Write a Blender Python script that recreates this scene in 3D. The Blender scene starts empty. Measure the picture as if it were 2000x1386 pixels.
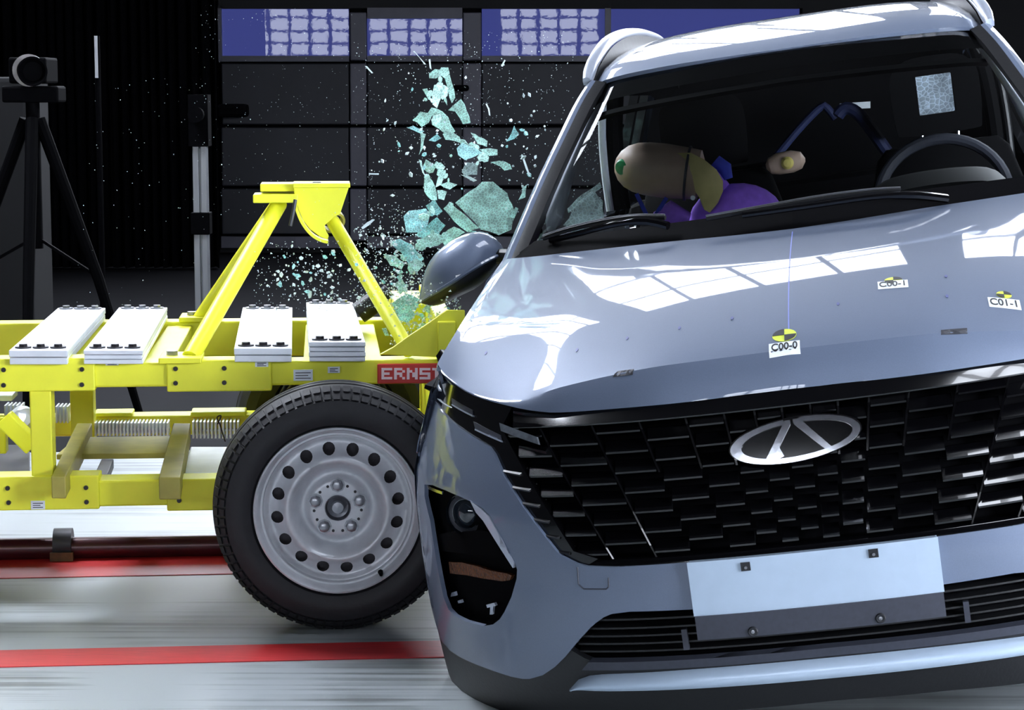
import bpy, bmesh, math, random
from mathutils import Vector, Matrix
from mathutils.geometry import delaunay_2d_cdt
from mathutils.bvhtree import BVHTree
random.seed(7)
SC = bpy.context.scene
COL = SC.collection
PI = math.pi

# ------------------------------------------------------------------ camera, world, exposure
FOC, CXP, CYP, CAMH = 4200.0, 1000.0, 693.0, 1.43
PITCH = math.atan(512 / FOC)
cam_d = bpy.data.cameras.new('camera'); cam = bpy.data.objects.new('camera', cam_d); COL.objects.link(cam)
cam.location = (0, 0, CAMH); cam.rotation_euler = (PI / 2 - PITCH, 0, 0)
cam_d.sensor_width = 36; cam_d.lens = FOC / 2000 * 36; cam_d.clip_end = 100
SC.camera = cam
W = bpy.data.worlds.new('hall_dark'); SC.world = W; W.use_nodes = True
W.node_tree.nodes['Background'].inputs[0].default_value = (.25, .35, .6, 1)
W.node_tree.nodes['Background'].inputs[1].default_value = .01
vs = SC.view_settings
vs.view_transform = 'Standard'; vs.look = 'None'; vs.gamma = 1; vs.use_curve_mapping = False
vs.exposure = 0.0

# ------------------------------------------------------------------ small helpers
def lin(c):
    return tuple((x / 255 / 12.92 if x / 255 <= .04045 else ((x / 255 + .055) / 1.055) ** 2.4) for x in c)

def mat(name, rgb, rough=.5, metal=0, coat=0, noise=0, scale=20, bump=0, spec=.5, emit=0, stretch=None, trans=0, coat_rough=.03):
    m = bpy.data.materials.new(name); m.use_nodes = True
    nt = m.node_tree; b = nt.nodes['Principled BSDF']
    c = lin(rgb)
    b.inputs['Base Color'].default_value = (*c, 1); b.inputs['Roughness'].default_value = rough
    b.inputs['Metallic'].default_value = metal; b.inputs['Coat Weight'].default_value = coat
    b.inputs['Coat Roughness'].default_value = coat_rough; b.inputs['Specular IOR Level'].default_value = spec
    b.inputs['Transmission Weight'].default_value = trans
    if emit:
        b.inputs['Emission Color'].default_value = (*c, 1); b.inputs['Emission Strength'].default_value = emit
    if noise or bump:
        tc = nt.nodes.new('ShaderNodeTexCoord'); mp = nt.nodes.new('ShaderNodeMapping')
        if stretch: mp.inputs['Scale'].default_value = stretch
        n = nt.nodes.new('ShaderNodeTexNoise'); n.inputs['Scale'].default_value = scale; n.inputs['Detail'].default_value = 6
        nt.links.new(tc.outputs['Object'], mp.inputs[0]); nt.links.new(mp.outputs[0], n.inputs['Vector'])
        if noise:
            r = nt.nodes.new('ShaderNodeMapRange'); r.inputs[1].default_value = .3; r.inputs[2].default_value = .7
            r.inputs[3].default_value = 1 - noise; r.inputs[4].default_value = 1 + noise
            mx = nt.nodes.new('ShaderNodeVectorMath'); mx.operation = 'SCALE'; mx.inputs[0].default_value = c
            nt.links.new(n.outputs[0], r.inputs[0]); nt.links.new(r.outputs[0], mx.inputs['Scale'])
            nt.links.new(mx.outputs[0], b.inputs['Base Color'])
        if bump:
            bp = nt.nodes.new('ShaderNodeBump'); bp.inputs['Strength'].default_value = bump; bp.inputs['Distance'].default_value = .01
            nt.links.new(n.outputs[0], bp.inputs['Height']); nt.links.new(bp.outputs[0], b.inputs['Normal'])
    return m

def emitter(name, rgb, s):
    m = bpy.data.materials.new(name); m.use_nodes = True; nt = m.node_tree
    nt.nodes.clear(); e = nt.nodes.new('ShaderNodeEmission'); o = nt.nodes.new('ShaderNodeOutputMaterial')
    e.inputs[0].default_value = (*lin(rgb), 1); e.inputs[1].default_value = s; nt.links.new(e.outputs[0], o.inputs[0])
    return m

def tag(o, label=None, cat=None, group=None, kind=None):
    if label: o['label'] = label
    if cat: o['category'] = cat
    if group: o['group'] = group
    if kind: o['kind'] = kind
    return o

def empty(name, loc=(0, 0, 0), mw=None):
    o = bpy.data.objects.new(name, None); COL.objects.link(o); o.empty_display_size = .1
    if mw is not None: o.matrix_world = mw
    else: o.location = loc
    return o

class MB:
    def __init__(s): s.v = []; s.f = []
    def add(s, vs_, fs):
        k = len(s.v); s.v += [tuple(p) for p in vs_]; s.f += [tuple(i + k for i in f) for f in fs]; return s
    def box(s, a, b):
        (x0, y0, z0), (x1, y1, z1) = a, b
        x0, x1 = min(x0, x1), max(x0, x1); y0, y1 = min(y0, y1), max(y0, y1); z0, z1 = min(z0, z1), max(z0, z1)
        return s.add([(x0, y0, z0), (x1, y0, z0), (x1, y1, z0), (x0, y1, z0), (x0, y0, z1), (x1, y0, z1), (x1, y1, z1), (x0, y1, z1)],
                     [(0, 3, 2, 1), (4, 5, 6, 7), (0, 1, 5, 4), (1, 2, 6, 5), (2, 3, 7, 6), (3, 0, 4, 7)])
    def tube(s, pts, r, n=12, caps=True):
        pts = [Vector(p) for p in pts]; rings = []
        rr = r if isinstance(r, (list, tuple)) else [r] * len(pts)
        up = None
        for i, p in enumerate(pts):
            d = (pts[min(i + 1, len(pts) - 1)] - pts[max(i - 1, 0)]).normalized()
            if up is None: up = Vector((0, 0, 1)) if abs(d.z) < .9 else Vector((1, 0, 0))
            x = d.cross(up).normalized(); y = x.cross(d).normalized(); up = y
            rings.append([p + x * rr[i] * math.cos(2 * PI * j / n) + y * rr[i] * math.sin(2 * PI * j / n) for j in range(n)])
        vs_ = [q for g in rings for q in g]; fs = []
        for i in range(len(rings) - 1):
            for j in range(n):
                a = i * n + j; b = i * n + (j + 1) % n
                fs.append((a, b, b + n, a + n))
        if caps: fs += [tuple(range(n))[::-1], tuple(range((len(rings) - 1) * n, len(rings) * n))]
        return s.add(vs_, fs)
    def bar(s, p, q, w, h, up=(0, 0, 1)):
        p, q = Vector(p), Vector(q); d = (q - p).normalized(); x = d.cross(Vector(up)).normalized() * w / 2; y = x.cross(d).normalized() * h / 2
        vs_ = [e + x * a + y * b for e in (p, q) for a, b in ((-1, -1), (1, -1), (1, 1), (-1, 1))]
        return s.add(vs_, [(0, 1, 2, 3), (7, 6, 5, 4), (0, 4, 5, 1), (1, 5, 6, 2), (2, 6, 7, 3), (3, 7, 4, 0)])
    def prism(s, poly, d):
        """closed polygon of 3d points pushed along vector d"""
        n = len(poly); d = Vector(d); a = [Vector(p) for p in poly]
        return s.add(a + [p + d for p in a], [tuple(range(n))[::-1], tuple(range(n, 2 * n))] + [(i, (i + 1) % n, n + (i + 1) % n, n + i) for i in range(n)])
    def lathe(s, prof, c, ax, n=48, closed=False):
        """prof: (radius, along axis); c: point, ax: axis"""
        c = Vector(c); ax = Vector(ax).normalized(); x = ax.orthogonal().normalized(); y = ax.cross(x)
        vs_ = []; m = len(prof)
        for j in range(n):
            a = 2 * PI * j / n
            for r, h in prof: vs_.append(c + ax * h + (x * math.cos(a) + y * math.sin(a)) * max(r, 1e-5))
        fs = []
        for j in range(n):
            k = (j + 1) % n
            for i in range(m if closed else m - 1):
                i2 = (i + 1) % m
                fs.append((j * m + i, k * m + i, k * m + i2, j * m + i2))
        return s.add(vs_, fs)
    def grid(s, rows):
        m = len(rows[0]); fs = []
        for i in range(len(rows) - 1):
            for j in range(m - 1): fs.append((i * m + j, i * m + j + 1, (i + 1) * m + j + 1, (i + 1) * m + j))
        return s.add([p for r in rows for p in r], fs)
    def build(s, name, m, parent=None, smooth=False, bevel=0, solid=0, recalc=True, angle=35):
        me = bpy.data.meshes.new(name); me.from_pydata([tuple(p) for p in s.v], [], s.f)
        if solid:
            bm = bmesh.new(); bm.from_mesh(me)
            if recalc: bmesh.ops.recalc_face_normals(bm, faces=bm.faces)
            bm.normal_update(); bm.verts.index_update()
            V_ = [v.co.copy() for v in bm.verts]; N_ = [v.normal.copy() for v in bm.verts]; n0 = len(V_)
            F_ = [[v.index for v in f.verts] for f in bm.faces]; E_ = [(l.vert.index, l.link_loop_next.vert.index) for e in bm.edges if len(e.link_loops) == 1 for l in e.link_loops]
            bm.free()
            V2 = V_ + [p - q * solid for p, q in zip(V_, N_)]; F2 = F_ + [[i + n0 for i in f[::-1]] for f in F_]
            k = len(V2); ids = {}
            for a, b in E_:
                for i in (a, b):
                    if i not in ids: ids[i] = len(V2); V2 += [V2[i], V2[i + n0]]
                F2.append([ids[b], ids[a], ids[a] + 1, ids[b] + 1])
            bpy.data.meshes.remove(me); me = bpy.data.meshes.new(name); me.from_pydata([tuple(p) for p in V2], [], F2)
        elif recalc:
            bm = bmesh.new(); bm.from_mesh(me); bmesh.ops.recalc_face_normals(bm, faces=bm.faces); bm.to_mesh(me); bm.free()
        me.materials.append(m)
        if smooth:
            me.shade_smooth()
            if angle and angle < 180: me.set_sharp_from_angle(angle=math.radians(angle))
        o = bpy.data.objects.new(name, me); COL.objects.link(o)
        if parent: o.parent = parent
        if bevel:
            q = o.modifiers.new('bevel', 'BEVEL'); q.width = bevel; q.segments = 2; q.limit_method = 'ANGLE'
        return o

def link_copy(src, name, parent, loc=None, mw=None):
    o = src.copy(); o.name = name; COL.objects.link(o); o.parent = parent
    if loc is not None: o.location = loc
    return o

def cr(pts, n, closed=False):
    """Catmull-Rom resampling of a polyline, n points per segment"""
    P = [Vector(p) for p in pts]; out = []; N = len(P)
    for i in range(N if closed else N - 1):
        if closed: p0, p1, p2, p3 = P[(i - 1) % N], P[i], P[(i + 1) % N], P[(i + 2) % N]
        else: p0, p1, p2, p3 = P[max(i - 1, 0)], P[i], P[i + 1], P[min(i + 2, N - 1)]
        for k in range(n):
            t = k / n
            out.append(.5 * ((2 * p1) + (p2 - p0) * t + (2 * p0 - 5 * p1 + 4 * p2 - p3) * t * t + (3 * p1 - p0 - 3 * p2 + p3) * t ** 3))
    if not closed: out.append(P[-1])
    return out

def resample(pts, n):
    """n points evenly spaced by length along a smooth curve through pts"""
    c = cr(pts, 12); L = [0]
    for a, b in zip(c, c[1:]): L.append(L[-1] + (b - a).length)
    out = []; j = 0
    for i in range(n):
        t = L[-1] * i / (n - 1)
        while j < len(L) - 2 and L[j + 1] < t: j += 1
        f = (t - L[j]) / max(L[j + 1] - L[j], 1e-9); out.append(c[j].lerp(c[j + 1], min(f, 1)))
    return out

def dens(poly, step, closed=True):
    out = []; n = len(poly)
    for i in range(n if closed else n - 1):
        a, b = Vector(poly[i]), Vector(poly[(i + 1) % n]); k = max(1, int((b - a).length / step + .5))
        out += [a.lerp(b, j / k) for j in range(k)]
    return out

def inside(p, poly):
    x, y = p[0], p[1]; r = False; n = len(poly)
    for i in range(n):
        (x1, y1), (x2, y2) = poly[i][:2], poly[i - 1][:2]
        if (y1 > y) != (y2 > y) and x < (x2 - x1) * (y - y1) / (y2 - y1) + x1: r = not r
    return r

def patch(poly, fn, step=.03, holes=(), mb=None):
    """flat outline (2d) triangulated with inner points and mapped by fn(a,b) -> 3d"""
    P = dens(poly, step); H = [dens(h, step * .7) for h in holes]
    vs_ = [Vector(p[:2]) for p in P]; ed = [(i, (i + 1) % len(P)) for i in range(len(P))]
    for h in H:
        k = len(vs_); vs_ += [Vector(p[:2]) for p in h]; ed += [(k + i, k + (i + 1) % len(h)) for i in range(len(h))]
    xs = [p[0] for p in P]; ys = [p[1] for p in P]
    x = min(xs) + step / 2
    k = 0
    while x < max(xs):
        y = min(ys) + step / 2 + (step / 2 if k % 2 else 0)
        while y < max(ys):
            if inside((x, y), P) and not any(inside((x, y), h) for h in H): vs_.append(Vector((x, y)))
            y += step
        x += step; k += 1
    V, E_, Fc, *_ = delaunay_2d_cdt(vs_, ed, [], 0, 1e-6)
    fs = []
    for f in Fc:
        c = sum((V[i] for i in f), Vector((0, 0))) / len(f)
        if inside(c, P) and not any(inside(c, h) for h in H):
            a, b, d = V[f[0]], V[f[1]], V[f[2]]
            if (b - a).cross(d - a) < 0: f = list(f)[::-1]
            fs.append(tuple(f))
    mb = mb or MB(); mb.add([fn(v[0], v[1]) for v in V], fs)
    return mb

# ------------------------------------------------------------------ survey helpers: lines of sight of the photograph met with real planes
C0 = Vector((0, 0, CAMH))
def ray(x, y):
    a = (x - CXP) / FOC; b = (y - CYP) / FOC
    return Vector((a, math.cos(PITCH) - b * math.sin(PITCH), -math.sin(PITCH) - b * math.cos(PITCH)))
def at(x, y, Y):
    d = ray(x, y); return C0 + d * (Y / d.y)

# ------------------------------------------------------------------ materials
M = {}
M['silver'] = mat('silver_paint', (100, 112, 134), .5, .25, coat=1, noise=.04, scale=400)
M['black_gloss'] = mat('gloss_black', (6, 6, 8), .12, 0, coat=.6)
M['black'] = mat('matt_black', (5, 5, 7), .7, noise=.2, scale=60, spec=.03)
M['black_plastic'] = mat('black_plastic', (16, 17, 20), .45, noise=.15, scale=120, bump=.05)
M['dark_grey'] = mat('dark_grey_plastic', (52, 55, 66), .5, noise=.1, scale=90)
M['chrome'] = mat('chrome', (215, 218, 228), .12, 1, noise=.03, scale=30)
M['satin'] = mat('satin_silver_trim', (182, 190, 206), .3, .45, coat=.5, noise=.03, scale=60)
M['pale'] = mat('pale_panel', (176, 194, 214), .35, .2, coat=.4, noise=.02, scale=30)
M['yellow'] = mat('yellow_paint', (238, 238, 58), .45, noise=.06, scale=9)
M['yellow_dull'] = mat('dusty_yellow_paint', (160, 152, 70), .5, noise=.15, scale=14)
M['zinc'] = mat('zinc_plate', (226, 232, 240), .38, .25, noise=.06, scale=16, bump=.03)
M['steel'] = mat('steel', (150, 152, 158), .32, .9, noise=.1, scale=60)
M['bolt'] = mat('dark_bolt', (58, 56, 60), .4, .8, noise=.2, scale=90)
M['rubber'] = mat('tyre_rubber', (27, 27, 32), .62, noise=.18, scale=50, bump=.12)
M['rim'] = mat('wheel_silver', (204, 207, 213), .36, .25, noise=.05, scale=50)
M['red'] = mat('red_paint', (196, 44, 48), .45, noise=.12, scale=12, stretch=(1, 8, 1))
M['red_sign'] = mat('red_sign', (206, 58, 52), .4, noise=.05, scale=20)
M['white_print'] = mat('white_print', (250, 225, 228), .5, noise=.03, scale=30)
M['sticker'] = mat('white_sticker', (232, 240, 246), .45, noise=.03, scale=50)
M['ink'] = mat('black_ink', (22, 24, 30), .5, noise=.05, scale=50)
M['lime'] = mat('target_yellow', (206, 222, 70), .45, noise=.05, scale=50)
M['grey_dark'] = mat('dark_steel', (46, 47, 54), .5, .3, noise=.15, scale=30)
M['alu'] = mat('aluminium', (150, 153, 158), .4, .5, noise=.08, scale=30, stretch=(1, 1, .1))
M['curtain'] = mat('black_curtain', (4, 4, 6), .95, noise=.25, scale=6, spec=.05)
M['hall'] = mat('dark_hall_wall', (15, 15, 19), .85, noise=.2, scale=3)
M['door_panel'] = mat('door_panel', (27, 29, 38), .6, noise=.12, scale=4)
M['door_frame'] = mat('door_frame', (72, 72, 84), .5, noise=.1, scale=6)
M['beige'] = mat('dummy_skin', (186, 162, 146), .45, noise=.06, scale=20)
M['khaki'] = mat('khaki_foam', (196, 186, 124), .6, noise=.1, scale=25)
M['purple'] = mat('purple_cloth', (148, 100, 226), .8, noise=.1, scale=40)
M['blue'] = mat('blue_cloth', (56, 70, 190), .8, noise=.1, scale=40)
M['green'] = mat('green_paint', (30, 140, 84), .4, noise=.25, scale=70)
M['yellow_dot'] = mat('pale_yellow_dot', (214, 200, 110), .5, noise=.05, scale=40)
M['seat'] = mat('black_seat', (4, 4, 6), .8, noise=.2, scale=70, spec=.1)
M['grey_trim'] = mat('grey_pillar_trim', (222, 232, 244), .6, noise=.04, scale=30)
M['dash'] = mat('dark_dashboard', (13, 13, 16), .6, noise=.15, scale=90)
M['amber'] = mat('amber_lens', (92, 54, 28), .25, .4, noise=.5, scale=160, bump=.4)
M['lens_glass'] = mat('lamp_lens', (30, 36, 44), .05, 0, coat=1)
M['lens_grey'] = mat('grey_lamp_lens', (112, 118, 126), .2, .2, coat=.6, noise=.3, scale=60)
M['rail'] = mat('dark_red_rail', (66, 26, 34), .3, .3, noise=.3, scale=10)
M['crumb'] = mat('crumb_glass', (214, 232, 236), .3, noise=.1, scale=60)

def glass_mat():
    m = bpy.data.materials.new('clear_glass'); m.use_nodes = True; nt = m.node_tree; nt.nodes.clear()
    o = nt.nodes.new('ShaderNodeOutputMaterial'); mx = nt.nodes.new('ShaderNodeMixShader'); f = nt.nodes.new('ShaderNodeFresnel')
    t = nt.nodes.new('ShaderNodeBsdfTransparent'); g = nt.nodes.new('ShaderNodeBsdfGlossy')
    t.inputs[0].default_value = (.80, .84, .84, 1); g.inputs['Roughness'].default_value = .02; f.inputs[0].default_value = 1.3
    nt.links.new(f.outputs[0], mx.inputs[0]); nt.links.new(t.outputs[0], mx.inputs[1]); nt.links.new(g.outputs[0], mx.inputs[2]); nt.links.new(mx.outputs[0], o.inputs[0])
    return m
M['glass'] = glass_mat()

def crazed(name, rgb, scale, alpha):
    """tempered glass crazed into small cells: teal, partly see-through"""
    m = bpy.data.materials.new(name); m.use_nodes = True; nt = m.node_tree; b = nt.nodes['Principled BSDF']; o = nt.nodes['Material Output']
    c = lin(rgb)
    tc = nt.nodes.new('ShaderNodeTexCoord'); v = nt.nodes.new('ShaderNodeTexVoronoi'); v.feature = 'DISTANCE_TO_EDGE'; v.inputs['Scale'].default_value = scale
    r = nt.nodes.new('ShaderNodeMapRange'); r.inputs[2].default_value = .12; r.inputs[3].default_value = 1.5; r.inputs[4].default_value = .8
    n = nt.nodes.new('ShaderNodeTexNoise'); n.inputs['Scale'].default_value = scale * .25
    r2 = nt.nodes.new('ShaderNodeMapRange'); r2.inputs[1].default_value = .3; r2.inputs[2].default_value = .7; r2.inputs[3].default_value = .6; r2.inputs[4].default_value = 1.25
    mu = nt.nodes.new('ShaderNodeMath'); mu.operation = 'MULTIPLY'
    mx = nt.nodes.new('ShaderNodeVectorMath'); mx.operation = 'SCALE'; mx.inputs[0].default_value = c
    L = nt.links.new
    L(tc.outputs['Object'], v.inputs['Vector']); L(tc.outputs['Object'], n.inputs['Vector']); L(v.outputs['Distance'], r.inputs[0]); L(n.outputs[0], r2.inputs[0])
    L(r.outputs[0], mu.inputs[0]); L(r2.outputs[0], mu.inputs[1]); L(mu.outputs[0], mx.inputs['Scale']); L(mx.outputs[0], b.inputs['Base Color'])
    b.inputs['Roughness'].default_value = .25
    tr = nt.nodes.new('ShaderNodeBsdfTranslucent'); L(mx.outputs[0], tr.inputs[0])
    ms = nt.nodes.new('ShaderNodeMixShader'); ms.inputs[0].default_value = .4; L(b.outputs[0], ms.inputs[1]); L(tr.outputs[0], ms.inputs[2])
    tp = nt.nodes.new('ShaderNodeBsdfTransparent'); m2 = nt.nodes.new('ShaderNodeMixShader'); m2.inputs[0].default_value = 1 - alpha
    L(ms.outputs[0], m2.inputs[1]); L(tp.outputs[0], m2.inputs[2]); L(m2.outputs[0], o.inputs[0])
    bp = nt.nodes.new('ShaderNodeBump'); bp.inputs['Strength'].default_value = .6; bp.inputs['Distance'].default_value = .004
    L(v.outputs['Distance'], bp.inputs['Height']); L(bp.outputs[0], b.inputs['Normal'])
    return m
M['shard'] = crazed('crazed_teal_glass', (204, 240, 232), 120, .92)
M['shard2'] = crazed('bright_teal_glass', (186, 236, 238), 120, .95)
M['shard3'] = crazed('thin_clear_glass', (190, 214, 214), 90, .45)
M['crackle'] = crazed('crackled_rear_glass', (200, 214, 226), 60, .9)

# ------------------------------------------------------------------ lamp banks (the light rigs of the hall; their panels show in paint and panes)
LAMP = {}
def bank(loc, aim, w, h, nx, ny, strength, label, group, tint=(235, 242, 255), gap=.1):
    d = (Vector(aim) - Vector(loc)).normalized()
    q = d.to_track_quat('-Z', 'Y').to_matrix().to_4x4(); q.translation = Vector(loc)
    e = empty('lamp_bank', mw=q); tag(e, label, 'lamp', group)
    key = (round(strength, 2), tint)
    if key not in LAMP: LAMP[key] = emitter('lamp_panel_light_%d' % len(LAMP), tint, strength)
    cw, ch = w / nx, h / ny
    f = MB()
    for i in range(nx + 1): f.box((-w / 2 + i * cw - .02, -h / 2, .0), (-w / 2 + i * cw + .02, h / 2, .06))
    for j in range(ny + 1): f.box((-w / 2, -h / 2 + j * ch - .02, .0), (w / 2, -h / 2 + j * ch + .02, .06))
    f.box((-w / 2, -h / 2, .06), (w / 2, h / 2, .08)); f.build('frame', M['black'], e)
    first = None
    for i in range(nx):
        for j in range(ny):
            x = -w / 2 + (i + .5) * cw; y = -h / 2 + (j + .5) * ch
            if first is None:
                a, b = cw * (1 - gap) / 2, ch * (1 - gap) / 2
                g = MB().box((-a, -b, -.02), (a, b, .02)); first = g.build('lamp_panel', LAMP[key], e); first.location = (x, y, 0)
            else: link_copy(first, 'lamp_panel', e, (x, y, 0))
    return e
OVER = 'overhead lamp banks of the test hall'
for i, x in enumerate((-3.2, .6, 4.4, 8.2)):
    bank((x, 14.5, 5.1), (x, 5, .9), 3.1, 2.7, 4, 3, 12, 'overhead lamp bank across the hall, number %d from the left wall' % (i + 1), OVER, gap=.09)
for i, x in enumerate((-1.6, 1.8, 5.2, 8.6)):
    bank((x, 18.3, 4.5), (x, 6, 1.6), 3.1, 2.0, 4, 1, 15, 'lamp bank high above the hall door, number %d from the left wall' % (i + 1), OVER, gap=.12)
bank((-3.8, 8.6, 6.2), (-1.6, 5.9, .5), 2.4, 1.5, 4, 3, 85, 'overhead bank of white lamp panels hung above the left end of the yellow trolley', OVER, gap=.16)
bank((-2.9, 12.5, 4.85), (-1.0, 5.2, .9), 2.6, 1.3, 4, 3, 12, 'overhead bank of white lamp panels hung between the trolley and the hall door', OVER, gap=.09)
bank((2.6, 4.9, 5.6), (2.4, 5.0, .7), 3.2, 2.2, 5, 4, 13, 'overhead bank of white lamp panels hung above the nose of the silver car', OVER, gap=.2)
bank((6.3, -.4, 2.5), (.4, 5.2, .7), 2.6, 1.7, 4, 4, 80, 'bank of white lamp panels standing front right of the silver car', 'front lamp banks', gap=.16)
bank((6.6, 2.2, 1.7), (1.6, 4.6, .6), 2.4, 2.2, 4, 4, 36, 'added low lamp bank out of view, brightening the right of the silver car', 'front lamp banks', gap=.16)  # added bank, unseen, to brighten the bumper right of the plate
for i, x in enumerate((-4.03, -1.77, .70)):
    bank((x, -3.0, 2.6), (x * .6 - .4, 12, 1.9), 1.9, .95, 5, 4, 15, 'low bank of lamp panels facing the hall door, number %d from the left wall' % (i + 1), 'front lamp banks', gap=.2)

# ------------------------------------------------------------------ setting: floor, walls, door, curtains
THE = math.radians(5.0)          # the trolley track runs a little askew to the picture
T0 = Vector((-.46, 5.59, 0))     # near wheel's contact point
TT = Vector((math.cos(THE), math.sin(THE), 0)); TD = Vector((-math.sin(THE), math.cos(THE), 0))
TM = Matrix(((TT.x, TD.x, 0, T0.x), (TT.y, TD.y, 0, T0.y), (0, 0, 1, 0), (0, 0, 0, 1)))
def TP(px, py, d):
    """trolley coordinates (along track, across, up) of a line of sight at distance d behind the wheel face"""
    r = ray(px, py); k = ((T0 + TD * d - C0).dot(TD)) / r.dot(TD); q = C0 + r * k - T0
    return Vector((q.dot(TT), d, q.z))

def structure(o): o['kind'] = 'structure'; return o
cm = bpy.data.materials.new('concrete_floor'); cm.use_nodes = True
def concrete(m, c0, c1, rough):
    nt = m.node_tree; b = nt.nodes['Principled BSDF']; L = nt.links.new
    tc = nt.nodes.new('ShaderNodeTexCoord'); mp = nt.nodes.new('ShaderNodeMapping'); mp.inputs['Scale'].default_value = (.35, 14, 1); mp.inputs['Rotation'].default_value = (0, 0, -THE)
    n = nt.nodes.new('ShaderNodeTexNoise'); n.inputs['Scale'].default_value = 2.2; n.inputs['Detail'].default_value = 8
    n2 = nt.nodes.new('ShaderNodeTexNoise'); n2.inputs['Scale'].default_value = 1.6; n2.inputs['Detail'].default_value = 5
    ad = nt.nodes.new('ShaderNodeMath'); ad.operation = 'ADD'; cr_ = nt.nodes.new('ShaderNodeValToRGB')
    cr_.color_ramp.elements[0].position = .75; cr_.color_ramp.elements[1].position = 1.25
    cr_.color_ramp.elements[0].color = (*lin(c0), 1); cr_.color_ramp.elements[1].color = (*lin(c1), 1)
    L(tc.outputs['Object'], mp.inputs[0]); L(mp.outputs[0], n.inputs['Vector']); L(tc.outputs['Object'], n2.inputs['Vector'])
    L(n.outputs[0], ad.inputs[0]); L(n2.outputs[0], ad.inputs[1])
    hf = nt.nodes.new('ShaderNodeMath'); hf.operation = 'MULTIPLY'; hf.inputs[1].default_value = 1.0; L(ad.outputs[0], hf.inputs[0])
    L(hf.outputs[0], cr_.inputs[0]); L(cr_.outputs[0], b.inputs['Base Color']); b.inputs['Roughness'].default_value = rough
concrete(cm, (104, 109, 109), (158, 165, 168), .4)
floor = structure(MB().box((-9, -5, -.3), (13, 20, 0)).build('floor', cm))
# far half of the hall floor: light falloff put in as a dark sheet
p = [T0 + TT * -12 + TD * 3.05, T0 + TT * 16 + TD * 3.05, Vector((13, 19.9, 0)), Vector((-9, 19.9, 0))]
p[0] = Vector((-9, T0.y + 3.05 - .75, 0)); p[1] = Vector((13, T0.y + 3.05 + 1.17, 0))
MB().prism([q + Vector((0, 0, .0005)) for q in p], (0, 0, .003)).build('falloff_sheet', mat('falloff_floor_dark', (11, 11, 15), .85, noise=.2, scale=5, spec=.1), floor)
def floor_strip(name, y0, y1, m, h=.002):
    """painted strip along the track; y0,y1 world Y at x = -.9"""
    a = (y0 - T0.y + (T0.x + .9) * TT.y); b = (y1 - T0.y + (T0.x + .9) * TT.y)
    pl = [T0 + TT * -7 + TD * a, T0 + TT * 12 + TD * a, T0 + TT * 12 + TD * b, T0 + TT * -7 + TD * b]
    return MB().prism([q + Vector((0, 0, .0005)) for q in pl], (0, 0, h)).build(name, m, floor)
floor_strip('painted_line', 5.29, 5.455, M['red'])
floor_strip('painted_line', 6.30, 6.86, M['red'])
structure(MB().box((-9, 19.3, 0), (13, 19.6, 8)).build('wall_back', M['hall']))
structure(MB().box((-9.2, -5, 0), (-9, 20, 8)).build('wall_left', M['hall']))
structure(MB().box((13, -5, 0), (13.2, 20, 8)).build('wall_right', M['hall']))
structure(MB().box((-9, -5.2, 0), (13, -5, 8)).build('wall_front', M['hall']))
structure(MB().box((-9.2, -5.2, 8), (13.2, 20, 8.2)).build('ceiling', M['hall']))
# track rail lying between the two red lines
rl = MB()
yb = 6.56
for dz, r, yo in ((.035, .034, 0),): 
    a0 = yb - T0.y + (T0.x + .9) * TT.y
    rl.tube([T0 + TT * -7 + TD * a0 + Vector((0, 0, dz)), T0 + TT * 9 + TD * a0 + Vector((0, 0, dz))], r, 12)
tr = structure(rl.build('trim_1', M['rail'], smooth=True))
rb = MB(); a0 = yb - T0.y + (T0.x + .9) * TT.y
rb.bar(T0 + TT * -7 + TD * (a0 + .07) + Vector((0, 0, .012)), T0 + TT * 9 + TD * (a0 + .07) + Vector((0, 0, .012)), .05, .022)
structure(rb.build('trim_2', M['black']))
cl = empty('rail_clamp', at(122, 1080, 6.5)); cl.location.z = 0
cl.rotation_euler.z = THE
MB().lathe([(.0, -.028), (.05, -.028), (.05, .028), (0, .028)], (0, 0.03, .045), (1, 0, 0), 20).build('clamp_band', M['grey_dark'], cl, smooth=True)
MB().box((-.035, -.03, 0.004), (.035, .05, .03)).build('clamp_foot', mat('rusty_steel', (92, 66, 40), .7, noise=.4, scale=40), cl)
tag(cl, 'dark rusty clamp holding the maroon rail on the floor at left', 'clamp')

# sectional door with window row and pass door
YD = 19.1
door = structure(empty('door_1', at(805, 480, YD))); door.location.z = 0
def dloc(px, py, Y=YD): return at(px, py, Y) - door.location
def dbox(x0, y0, x1, y1, dep, name, m, par=door, dy=0, bevel=0):
    a = dloc(x0, y0, YD + dy); b = dloc(x1, y1, YD + dy)
    return MB().box((a.x, a.y, b.z), (b.x, b.y + dep, a.z)).build(name, m, par, bevel=bevel)
dbox(425, -60, 1560, 16, .1, 'door_header', M['hall'])
for (x0, x1) in ((432, 682), (717, 903), (941, 1181), (1192, 1560)):
    for (y0, y1) in ((124, 243), (249, 363), (369, 457)):
        dbox(x0, y0, x1, y1, .05, 'door_panel', M['door_panel'], bevel=.01)
    dbox(x0, 462, x1, 484, .06, 'bottom_rail', M['door_frame'])
MBd = MB()
bk = dbox(425, 16, 1560, 484, .04, 'door_backing', M['black'], dy=.12)
for (x0, x1) in ((683, 716), (904, 940)):
    for (y0, y1) in ((24, 118), (124, 243), (249, 363), (369, 470)):
        dbox(x0, y0, x1, y1, .1, 'stile', M['door_frame'], dy=-.03, bevel=.01)
dbox(1182, 16, 1191, 484, .1, 'stile', M['door_frame'], dy=-.03)
dbox(425, 16, 433, 120, .08, 'stile', M['door_frame'], dy=-.03)
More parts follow.
